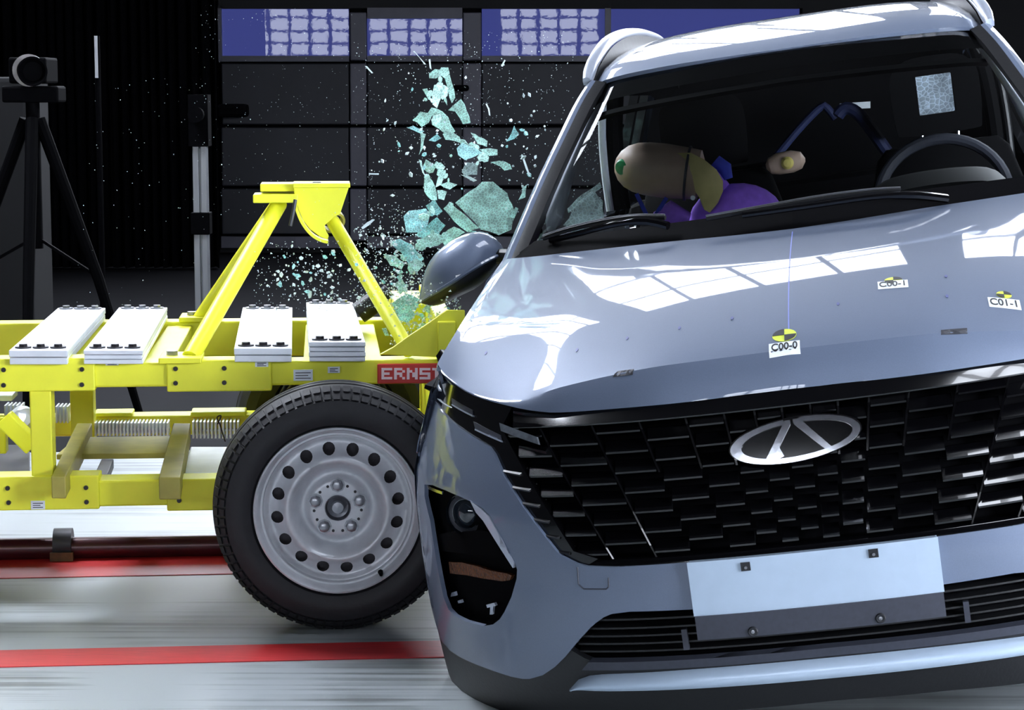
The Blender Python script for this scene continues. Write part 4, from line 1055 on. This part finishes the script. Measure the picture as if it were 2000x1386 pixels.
# --- door mirrors
def mirror(s):
    px_ = [((985, 489), (987, 493), (985, 499), .02), ((968, 466), (962, 504), (962, 530), .06), ((940, 452), (932, 522), (936, 558), .09), ((905, 458), (900, 543), (900, 577), .10), ((870, 477), (870, 561), (868, 592), .10), ((843, 505), (846, 574), (848, 597), .085), ((828, 540), (831, 583), (836, 595), .06), ((821, 572), (822, 588), (825, 592), .02)]
    up, dn = [], []
    T_ = resample([CP(*a[0], 1.48) for a in px_], 26); S_ = resample([CP(*a[1], 1.48) for a in px_], 26); B_ = resample([CP(*a[2], 1.48) for a in px_], 26)
    th = resample([(a[3], 0, i) for i, a in enumerate(px_)], 26)
    for t, c, b, h in zip(T_, S_, B_, th):
        fx = lambda q: Vector((-s * q.x if s > 0 else q.x, q.y, q.z))
        ru, rd = [], []
        for k in range(11):
            an = PI * k / 10
            ru.append(fx(c + (t - c) * math.sin(an) ** .8 + Vector((0, -h.x * math.cos(an), 0))))
            rd.append(fx(c + (b - c) * math.sin(an) ** .8 + Vector((0, -h.x * math.cos(an), 0))))
        up.append(ru); dn.append(rd)
    o = MB().grid(up).build('door_mirror', M['silver'], car, smooth=True, angle=80)
    MB().grid(dn).build('mirror_base', M['black_plastic'], o, smooth=True, angle=80)
    ru = [u[5] for u in up]
    lip_ = [u[0] + Vector((0, -.004, 0)) for u in up]
    MB().tube(lip_, .0055, 6).build('mirror_rib', M['silver'], o, smooth=True)
    ar = CP(985, 494, 1.40); MB().tube([Vector((s * abs(ar.x + .06), 1.42, ar.z - .02)), Vector((s * abs(ar.x - .03), 1.46, ar.z - .01))], .022, 10).build('mirror_arm', M['black_plastic'], o, smooth=True)
mirror(-1); mirror(1)
MB().prism([(-.815, 1.34, 1.105), (-.735, 1.46, 1.215), (-.735, 1.46, 1.16), (-.79, 1.62, 1.10)], (.03, 0, 0)).build('mirror_corner', M['black_gloss'], car)

# --- inside of the car
dsh = [[(u, 1.12 + .22 * (abs(u) / .7) ** 2, 1.125) for u in (-.70, -.35, 0, .35, .70)], [(u, 1.55, 1.10) for u in (-.72, -.36, 0, .36, .72)], [(u, 1.75, 1.07) for u in (-.72, -.36, 0, .36, .72)], [(u, 1.80, .85) for u in (-.72, -.36, 0, .36, .72)]]
MB().grid(dsh).build('dashboard', M['dash'], car, smooth=True, solid=.02)
bn = resample([(.17, 1.52, 1.10), (.22, 1.50, 1.165), (.30, 1.5, 1.185), (.45, 1.5, 1.185), (.54, 1.5, 1.165), (.58, 1.52, 1.10)], 20)
MB().grid([[p + Vector((0, -.10, -.03)) for p in bn], bn, [p + Vector((0, .14, 0)) for p in bn]]).build('instrument_hood', M['dash'], car, smooth=True, solid=.01)
sc_ = Vector((.40, 1.86, 1.09)); sa = Vector((0, -.93, .36)).normalized()
rg = []
xx = Vector((1, 0, 0)); yy = sa.cross(xx).normalized(); yy = yy if yy.z > 0 else -yy
sw = MB().tube([sc_ + (xx * math.cos(2 * PI * i / 40) + yy * math.sin(2 * PI * i / 40)) * .185 for i in range(41)], .0165, 10, False).build('steering_wheel', M['dark_grey'], car, smooth=True)
MB().lathe([(0, -.02), (.05, -.02), (.075, 0), (.075, .03), (0, .03)], sc_, sa, 24).build('wheel_hub', M['dash'], sw, smooth=True)
for a in (0, PI, -PI / 2): MB().bar(sc_, sc_ + (xx * math.cos(a) + yy * math.sin(a)) * .18, .035, .018, up=sa).build('wheel_spoke', M['dash'], sw)
def seat(uc, v0, hole):
    q = []
    for t, hw_, th_ in ((0, .24, .07), (.25, .25, .075), (.5, .25, .07), (.75, .235, .06), (.95, .20, .05), (1, .17, .03)):
        z = .62 + .62 * t; v = v0 + .22 * t
        q.append([(uc + hw_ * math.cos(a) * (abs(math.cos(a)) ** -.4 if abs(math.cos(a)) > .05 else 1), v + th_ * math.sin(a), z) for a in [2 * PI * i / 20 for i in range(21)]])
    s_ = MB().grid(q).add([q[-1][i] for i in range(20)], [tuple(range(20))]).build('seat', M['seat'], car, smooth=True, angle=60)
    MB().box((uc - .25, v0 - .48, .48), (uc + .25, v0 + .02, .62)).build('seat_cushion', M['seat'], s_, bevel=.05)
    hc = (uc, 1.385 if hole else 1.375)
    ol = [(uc + x, hc[1] + z) for x, z in ((-.13, -.09), (-.10, -.115), (.10, -.115), (.13, -.09), (.135, .05), (.11, .10), (.06, .122), (-.06, .122), (-.11, .10), (-.135, .05))]
    ol = [(p.x, p.y) for p in cr([(a, b, 0) for a, b in ol], 3, True)]
    ho = [[(uc + x, hc[1] + z) for x, z in ((-.055, -.055), (.055, -.055), (.055, .065), (-.055, .065))]] if hole else []
    vh = v0 + .26
    MB_ = patch(ol, lambda u, w: (u, vh - .05 * (1 - ((u - uc) / .16) ** 2) * (0 if hole else 1), w), .03, ho)
    MB_.build('headrest', M['seat'], s_, smooth=True, solid=.09, recalc=False, bevel=.012)
    for du in (-.055, .055):
        MB().tube([(uc + du, vh + .03, 1.19), (uc + du, vh + .03, 1.29)], .0055, 8).build('headrest_post', M['chrome'], s_, smooth=True)
    return s_
seat(.425, 2.10, True); seat(-.30, 2.12, False)
MB().box((-.66, 3.05, .5), (.66, 3.2, 1.16)).build('rear_seat', M['seat'], car, bevel=.05)
MB().tube([(-.28, 2.36, 1.242), (-.14, 2.37, 1.246), (-.055, 2.37, 1.252)], .0075, 8).build('seat_bar', M['chrome'], car, smooth=True)
tg_ = patch([(.30, 1.30), (.56, 1.30), (.54, 1.47), (.32, 1.47)], lambda u, w: (u, 3.42 + (1.5 - w) * .3, w), .1).build('rear_quarter_glass', M['crackle'], car, recalc=False, solid=.004)
tl_ = [CP(x, y, 2.9) for x, y in ((1640, 202), (1700, 198), (1700, 211), (1640, 214))]
MB().prism(tl_, (0, .004, 0)).build('white_tag', M['sticker'], car)
for pts, r in (([(1518, 303), (1560, 252), (1604, 208), (1618, 214), (1632, 232)], .013), ([(1636, 226), (1646, 214), (1660, 212), (1680, 226), (1708, 262), (1732, 296)], .021)):
    q = resample([CP(x, y, 2.5) for x, y in pts], 20)
    MB().tube(q, r, 10).build('blue_airbag', mat('dark_blue_cloth', (22, 34, 76), .7, noise=.15, scale=40) if 'dark_blue_cloth' not in bpy.data.materials else bpy.data.materials['dark_blue_cloth'], car, smooth=True)
ab = CP(1535, 318, 2.3)
# remaining glass in the struck front door, leaning in shards behind the pillar
lg = empty('dummy_limb', mw=CM @ Matrix.Translation(ab)); tag(lg, 'small rounded beige dummy limb with a yellow dot between the front seats', 'dummy limb')
q = MB(); q.tube([(-.062, 0, -.004), (-.05, 0, -.003), (-.025, 0, 0), (.02, 0, .002), (.048, 0, .002), (.06, 0, .001)], [.008, .026, .034, .035, .026, .006], 18).build('rounded_end', M['beige'], lg, smooth=True)
MB().lathe([(0, -.012), (.012, -.010), (.0195, -.002), (.0195, .012), (0, .012)], (.006, -.0345, .0), (0, 1, 0), 20).build("yellow_dot", M['yellow_dot'], lg, smooth=True)

# --- crash test dummy, thrown sideways towards the broken window
dp = CP(1290, 330, 2.02); dm = empty('crash_dummy', mw=CM @ Matrix.Translation(dp))
tag(dm, 'beige crash test dummy in purple clothing, head thrown towards the broken side window', 'dummy')
def DP(x, y, v=2.02): return CP(x, y, v) - dp
ax0 = DP(1200, 322); ax1 = DP(1372, 342); ad = (ax1 - ax0).normalized(); Lh = (ax1 - ax0).length
prof = [(0, 0), (.022, .004), (.044, .016), (.062, .036), (.074, .064), (.080, .10), (.0815, .15), (.079, .20), (.074, Lh - .01), (.05, Lh), (0, Lh + .005)]
MB().lathe(prof, ax0, ad, 40).build('head', M['beige'], dm, smooth=True, angle=60)
gpc = DP(1218, 326)
MB().lathe([(0, -.006), (.02, -.004), (.026, .006), (.02, .02), (0, .02)], gpc + Vector((0, -.052, 0)), Vector((.5, 1, 0)), 20).build('paint_patch', M['green'], dm, smooth=True)
jw = [(1326, 298), (1352, 297), (1378, 310), (1402, 330), (1414, 352), (1414, 372), (1404, 395), (1388, 414), (1378, 408), (1372, 388), (1362, 372), (1356, 340), (1344, 312)]
pl2 = [(p.x, p.z) for p in [DP(x, y) for x, y in jw]]
if sum(a[0] * b[1] - b[0] * a[1] for a, b in zip(pl2, pl2[1:] + pl2[:1])) < 0: pl2 = pl2[::-1]
mc = DP(1360, 350)
patch(pl2, lambda a, b: (a, -.078 + 5.5 * (b - mc.z) ** 2 * .6 + 1.5 * max(0, a - mc.x) ** 1.5, b), .012).build('jaw_shield', M['khaki'], dm, smooth=True, solid=.02, recalc=False, bevel=.004)
MB().lathe([(.0, -.006), (.007, -.005), (.008, .006), (0, .006)], DP(1357, 384) + Vector((0, -.07, 0)), (0, 1, 0), 10).build('jaw_screw', M['sticker'], dm, smooth=True)
MB().lathe([(.079, -.004), (.083, -.003), (.083, .003), (.079, .004)], ax0 + ad * (Lh - .045), ad, 32, closed=True).build('head_seam', M['dark_grey'], dm, smooth=True)
MB().tube([DP(1370, 345), DP(1402, 372, 2.10), DP(1430, 410, 2.16)], [.045, .04, .04], 16).build('neck', M['purple'], dm, smooth=True)
sh = MB(); rws = []
for i in range(13):
    t = PI * i / 12
    rws.append([DP(1438, 430, 2.10) + Vector((-.145 * math.cos(t) + .0, .10 * math.sin(t) * math.cos(a), .112 * math.sin(t) * math.sin(a))) for a in [2 * PI * k / 24 for k in range(25)]])
sh.grid(rws).build('shirt', M['purple'], dm, smooth=True, angle=180)
sl = MB(); sl.tube([DP(1285, 432, 2.0), DP(1312, 418, 2.0), DP(1346, 428, 2.0)], [.03, .042, .02], 16).build('sleeve', M['purple'], dm, smooth=True)
MB().tube([DP(1396, 315, 2.08), DP(1414, 330, 2.08), DP(1420, 350, 2.08)], [.022, .026, .018], 12).build('collar', M['blue'], dm, smooth=True)
for a, b in (((1243, 378), (1262, 418)), ((1302, 386), (1278, 424)), ((1318, 402), (1296, 432))):
    MB().bar(DP(*a, 1.98), DP(*b, 1.98), .012, .006, up=(0, 1, 0)).build('ribbon', M['blue'], dm)

# ------------------------------------------------------------------ shattered side window: shards, fragments and crumbs in the air
def shard(name, poly, Y, th, m, tilt):
    c = [sum(p[i] for p in poly) / len(poly) for i in (0, 1)]
    a0, a1 = random.uniform(-tilt, tilt), random.uniform(-tilt, tilt)
    ce = at(c[0], c[1], Y)
    P_ = [at(x, y, Y + a0 * (x - c[0]) / 700 + a1 * (y - c[1]) / 700) - ce for x, y in poly]
    n = len(P_); jag = []
    for i in range(n):
        p, q = P_[i], P_[(i + 1) % n]; jag.append(p)
        L = (q - p).length; k = max(0, min(4, int(L / .03)))
        nv = (q - p).cross(Vector((0, 1, 0))).normalized()
        for j in range(k): jag.append(p.lerp(q, (j + 1) / (k + 1)) + nv * random.uniform(-.003, .003))
    e = MB().prism(jag, (0, th, 0)).build(name, m, None)
    e.location = ce
    return e
K = 3.647
def s6(l): return [(700 + x / K, 100 + y / K) for x, y in l]
def s7(l): return [(680 + x / K, 340 + y / K) for x, y in l]
BIG = [s6(l) for l in (
 [(565, 150), (590, 115), (640, 115), (650, 160), (610, 190)], [(610, 180), (650, 165), (690, 330), (665, 370), (640, 290)], [(540, 240), (590, 230), (600, 310), (560, 405), (530, 380), (525, 330)],
 [(455, 270), (490, 265), (525, 350), (500, 345)], [(600, 290), (615, 310), (632, 385), (610, 350)], [(385, 490), (440, 430), (495, 440), (520, 400), (560, 410), (500, 510), (450, 540)],
 [(640, 420), (730, 340), (770, 420), (800, 510), (745, 520), (690, 430)], [(520, 400), (600, 430), (640, 470), (690, 570), (640, 610), (560, 540), (530, 480)], [(345, 545), (390, 530), (470, 570), (440, 585)],
 [(440, 580), (480, 590), (460, 690), (430, 740), (445, 650)], [(500, 635), (560, 590), (590, 620), (545, 645)], [(600, 590), (650, 560), (720, 610), (740, 660), (690, 640), (620, 630)],
 [(700, 690), (740, 650), (830, 690), (880, 720), (830, 750), (760, 775), (710, 740)], [(800, 580), (860, 610), (920, 640), (915, 680), (850, 660)], [(860, 700), (930, 690), (990, 700), (990, 740), (930, 745)],
 [(940, 790), (1000, 780), (1080, 805), (1095, 840), (1040, 850), (1010, 820)], [(1050, 645), (1090, 580), (1110, 530), (1145, 590), (1110, 625)], [(430, 770), (450, 780), (480, 900), (455, 860)],
 [(455, 830), (480, 770), (580, 825), (500, 835)], [(470, 900), (500, 890), (545, 960), (560, 1060), (520, 1060), (470, 1000)], [(550, 970), (580, 860), (620, 845), (625, 875), (590, 950)],
 [(580, 950), (640, 930), (705, 950), (650, 985)], [(560, 990), (630, 1000), (610, 1060), (570, 1050)], [(605, 1120), (650, 1080), (700, 1120), (860, 1260), (780, 1290), (680, 1210)],
 [(410, 1310), (490, 1240), (560, 1180), (620, 1240), (560, 1330), (470, 1340)], [(480, 1100), (540, 1050), (600, 1140), (560, 1170), (510, 1150)], [(560, 1330), (680, 1250), (760, 1290), (700, 1330), (620, 1386)],
 [(1140, 1060), (1170, 970), (1200, 950), (1190, 1040)], [(1070, 1180), (1120, 1110), (1140, 1120), (1110, 1190)])]
BIG += [s7(l) for l in ([(420, 640), (480, 600), (545, 640), (490, 700)], [(250, 570), (330, 580), (400, 640), (380, 680), (300, 650)], [(330, 780), (380, 750), (420, 800), (370, 860)],
 [(310, 920), (420, 850), (520, 900), (480, 970), (360, 1000)], [(330, 960), (420, 940), (480, 1000), (420, 1060), (350, 1040)], [(240, 1100), (270, 1095), (290, 1150), (262, 1150)], [(480, 1140), (520, 1060), (590, 1060), (530, 1130)],
 [(650, 1040), (700, 1060), (740, 1110), (690, 1090)], [(530, 960), (560, 930), (640, 950), (600, 1000)], [(580, 1030), (620, 1010), (640, 1050), (600, 1070)], [(480, 470), (620, 420), (720, 450), (640, 510), (520, 520)], [(780, 360), (840, 400), (1000, 420), (900, 440)])]
SPEC = [(s6([(690, 1080), (790, 1000), (880, 930), (960, 930), (1060, 1010), (1095, 1090), (1120, 1170), (1090, 1270), (1000, 1310), (870, 1270), (780, 1170)]), 'largest square pane of teal crazed glass above the door mirror', M['shard']),
        (s6([(320, 1175), (360, 1135), (480, 1120), (510, 1160), (490, 1240), (430, 1290), (340, 1290)]), 'bright turquoise glass piece left of the largest teal pane', M['shard2']),
        (s7([(300, 490), (370, 460), (450, 500), (540, 600), (490, 680), (430, 640), (380, 560)]), 'bright turquoise glass piece just left of the mirror tip', M['shard2']),
        (s6([(735, 860), (770, 790), (850, 800), (845, 880), (760, 890)]), 'nearly clear glass piece above the largest teal pane', M['shard3']),
        (s6([(730, 880), (800, 895), (845, 920), (820, 930)]), 'small bright white glass flake over the largest teal pane', M['crumb'])]
for i, (p, lab, m) in enumerate(SPEC): tag(shard('glass_shard', p, 6.25 + .04 * i, .005, m, .4), lab, 'glass', 'glass shards of the side window')
def ordinal(n):
    base = ['first', 'second', 'third', 'fourth', 'fifth', 'sixth', 'seventh', 'eighth', 'ninth', 'tenth', 'eleventh', 'twelfth', 'thirteenth', 'fourteenth', 'fifteenth', 'sixteenth', 'seventeenth', 'eighteenth', 'nineteenth']
    if n <= 19: return base[n - 1]
    tens = ['', '', 'twenty', 'thirty', 'forty', 'fifty']; t, u = divmod(n, 10)
    return (tens[t][:-1] + 'ieth') if u == 0 else tens[t] + '-' + base[u - 1]
BIG.sort(key=lambda p: sum(y for x, y in p) / len(p))
for i, p in enumerate(BIG):
    w_ = max(x for x, y in p) - min(x for x, y in p); h_ = max(y for x, y in p) - min(y for x, y in p)
    sh_ = 'upright' if h_ > 1.5 * w_ else ('flat' if w_ > 1.5 * h_ else 'compact')
    tag(shard('glass_shard', p, random.uniform(6.05, 6.55), .005, M['shard'] if random.random() < .75 else M['shard2'], .5), '%s pale teal glass shard, %s from the top of the spray' % (sh_, ordinal(i + 1)), 'glass', 'glass shards of the side window')
SLIV = [s6(l) for l in ([(390, 0), (400, 0), (480, 90), (470, 95)], [(500, 60), (512, 55), (520, 130), (508, 120)], [(45, 105), (60, 105), (105, 155), (95, 158)], [(1015, 105), (1040, 60), (1048, 65), (1028, 110)], [(905, 375), (915, 372), (940, 460), (930, 455)], [(75, 868), (145, 870), (145, 880), (75, 878)], [(20, 1255), (105, 1195), (112, 1205), (30, 1268)], [(1170, 770), (1182, 765), (1225, 890), (1215, 890)])]
SL = ['slanting beneath the middle door window', 'upright beneath the middle door window', 'slanting by the left stile of the pass door', 'slanting beneath the right door window', 'slanting right of the pass door', 'lying level right of the yellow head bracket', 'slanting right of the yellow raking tube', 'slanting beside the silver roof pillar']
for p, l in zip(SLIV, SL): tag(shard('glass_sliver', p, random.uniform(5.9, 6.3), .003, M['crumb'], .2), 'thin white glass sliver ' + l, 'glass', 'glass slivers in the air')
# middle-sized fragments, each its own object
frag = []
for k in range(5):
    n = random.choice((4, 5, 5, 6)); a0 = random.random() * 6
    pl = [(math.cos(a0 + 2 * PI * i / n) * random.uniform(.5, 1.2), math.sin(a0 + 2 * PI * i / n) * random.uniform(.5, 1.1)) for i in range(n)]
    me_ = MB().prism([(x * .006, -.002, y * .006) for x, y in pl], (0, .004, 0)).build('glass_fragment', M['crumb'] if k < 4 else M['shard2'])
    frag.append(me_)
ZON = [('tiny white glass fragment in the spray between the raking yellow tubes', (500, 735), (475, 600), 75, lambda x, y: x < 655 + (y - 430) * .56 and x > 640 - (y - 300) * .62 + 20),
       ('small pale glass fragment right of the right raking tube', (700, 840), (440, 590), 62, lambda x, y: x > 672 + (y - 430) * .56),
       ('small teal glass fragment above the yellow carrier, under the mirror', (770, 900), (560, 680), 42, lambda x, y: y > 590 or x < 815),
       ('small pale glass fragment high up in front of the pass door', (720, 960), (130, 430), 42, lambda x, y: True),
       ('small pale glass fragment in the dark left of the roof pillar', (960, 1080), (170, 440), 28, lambda x, y: x < 1140 - (y - 150) * .5)]
first = set()
for lab, xr, yr, n, ok in ZON:
    k = 0
    while k < n:
        x, y = random.triangular(*xr), random.triangular(*yr)
        if not ok(x, y): continue
        i = random.randrange(5); src = frag[i]
        o = src if i not in first else link_copy(src, 'glass_fragment', None); first.add(i)
        o.location = at(x, y, random.uniform(6.0, 6.6)); s = random.uniform(.45, 1.25); o.scale = (s * random.uniform(.6, 1.4), s, s)
        o.rotation_euler = (random.uniform(-.6, .6), random.uniform(0, 6), random.uniform(-.6, .6)); tag(o, lab, 'glass', 'glass fragments: ' + lab.split(' fragment ')[1]); k += 1
# denser teal pieces along the rising plume of glass
PLUME = [(868, 150), (842, 205), (868, 240), (905, 285), (940, 310), (850, 330), (850, 375), (820, 430), (860, 455), (800, 500), (790, 560)]
pt = MB().prism([(x * .0135, -.002, y * .0135) for x, y in ((-1, -.2), (-.3, -.9), (.8, -.6), (1, .3), (.1, 1), (-.7, .7))], (0, .004, 0)).build('glass_chip', M['shard'])
for k in range(46):
    a_, b_ = random.choice(list(zip(PLUME, PLUME[1:]))); f_ = random.random()
    x, y = a_[0] + (b_[0] - a_[0]) * f_ + random.gauss(0, 16), a_[1] + (b_[1] - a_[1]) * f_ + random.gauss(0, 10)
    o = pt if k == 0 else link_copy(pt, 'glass_chip', None)
    o.location = at(x, y, random.uniform(6.05, 6.6)); s_ = random.uniform(.4, 1.15); o.scale = (s_ * random.uniform(.6, 1.5), s_, s_)
    o.rotation_euler = (random.uniform(-.6, .6), random.uniform(0, 6), random.uniform(-.6, .6)); tag(o, 'small teal glass chip inside the rising plume of larger shards', 'glass', 'teal glass chips of the plume')
for i in range(5):
    if i not in first: bpy.data.objects.remove(frag[i])
# fine crumbs
cr_mb = MB()
def crumb(p, s):
    a = Vector([random.gauss(0, 1) for _ in range(3)]).normalized(); b = a.orthogonal().normalized(); c = a.cross(b)
    cr_mb.add([p + a * s, p - a * s * .6 + b * s * .8, p - a * s * .6 - b * s * .4 + c * s * .7, p - a * s * .5 - b * s * .4 - c * s * .7], [(0, 1, 2), (0, 2, 3), (0, 3, 1), (1, 3, 2)])
for (x0, x1, y0, y1, n, smax) in ((380, 700, 10, 420, 330, .0016), (690, 960, 80, 430, 650, .0020), (900, 1120, 60, 420, 420, .0021), (495, 740, 470, 610, 420, .0028), (700, 860, 400, 600, 500, .0030), (760, 900, 540, 680, 700, .0048), (690, 830, 440, 600, 350, .0042), (150, 400, 150, 600, 90, .0018)):
    for i in range(n):
        x, y = random.uniform(x0, x1), random.uniform(y0, y1)
        if x > 985 and x > 1150 - (y - 150) * .47 - 12: continue
        crumb(at(x, y, random.uniform(5.9, 6.7)), smax * random.uniform(.35, 1) * (1.7 if random.random() < .06 else 1))
tag(cr_mb.build('glass_crumbs', M['crumb'], recalc=False), 'countless fine white crumbs of window glass drifting around the spray', 'glass', kind='stuff')
# glass still hanging in the struck door, seen through the windscreen
for i, (pts, lab) in enumerate((([(1100, 440), (1130, 395), (1160, 372), (1178, 392), (1180, 436), (1120, 456)], 'crazed teal glass sheet leaning at the foot of the pillar, behind the windscreen'),
                                ([(1108, 408), (1140, 378), (1172, 356), (1176, 366), (1140, 392), (1110, 416)], 'narrow teal glass strip leaning inside the broken side window'),
                                ([(1120, 452), (1158, 428), (1168, 418), (1166, 434), (1128, 458)], 'bright white glass strip at the foot of the broken side window'))):
    tag(shard('glass_sheet', pts, 6.22 + .05 * i, .005, (M['shard3'], M['shard3'], M['crumb'])[i], .2), lab, 'glass', 'glass left in the broken side window')
c2 = MB(); cr_mb = c2
for i in range(150):
    y = random.uniform(210, 450); x = random.uniform(1150 - (y - 200) * .24 + 10, 1176)
    crumb(at(x, y, random.uniform(6.3, 6.5)), random.uniform(.0008, .0028))
tag(c2.build('door_glass_crumbs', M['crumb'], recalc=False), 'fine glass crumbs flying inside the broken side window, behind the windscreen', 'glass', kind='stuff')
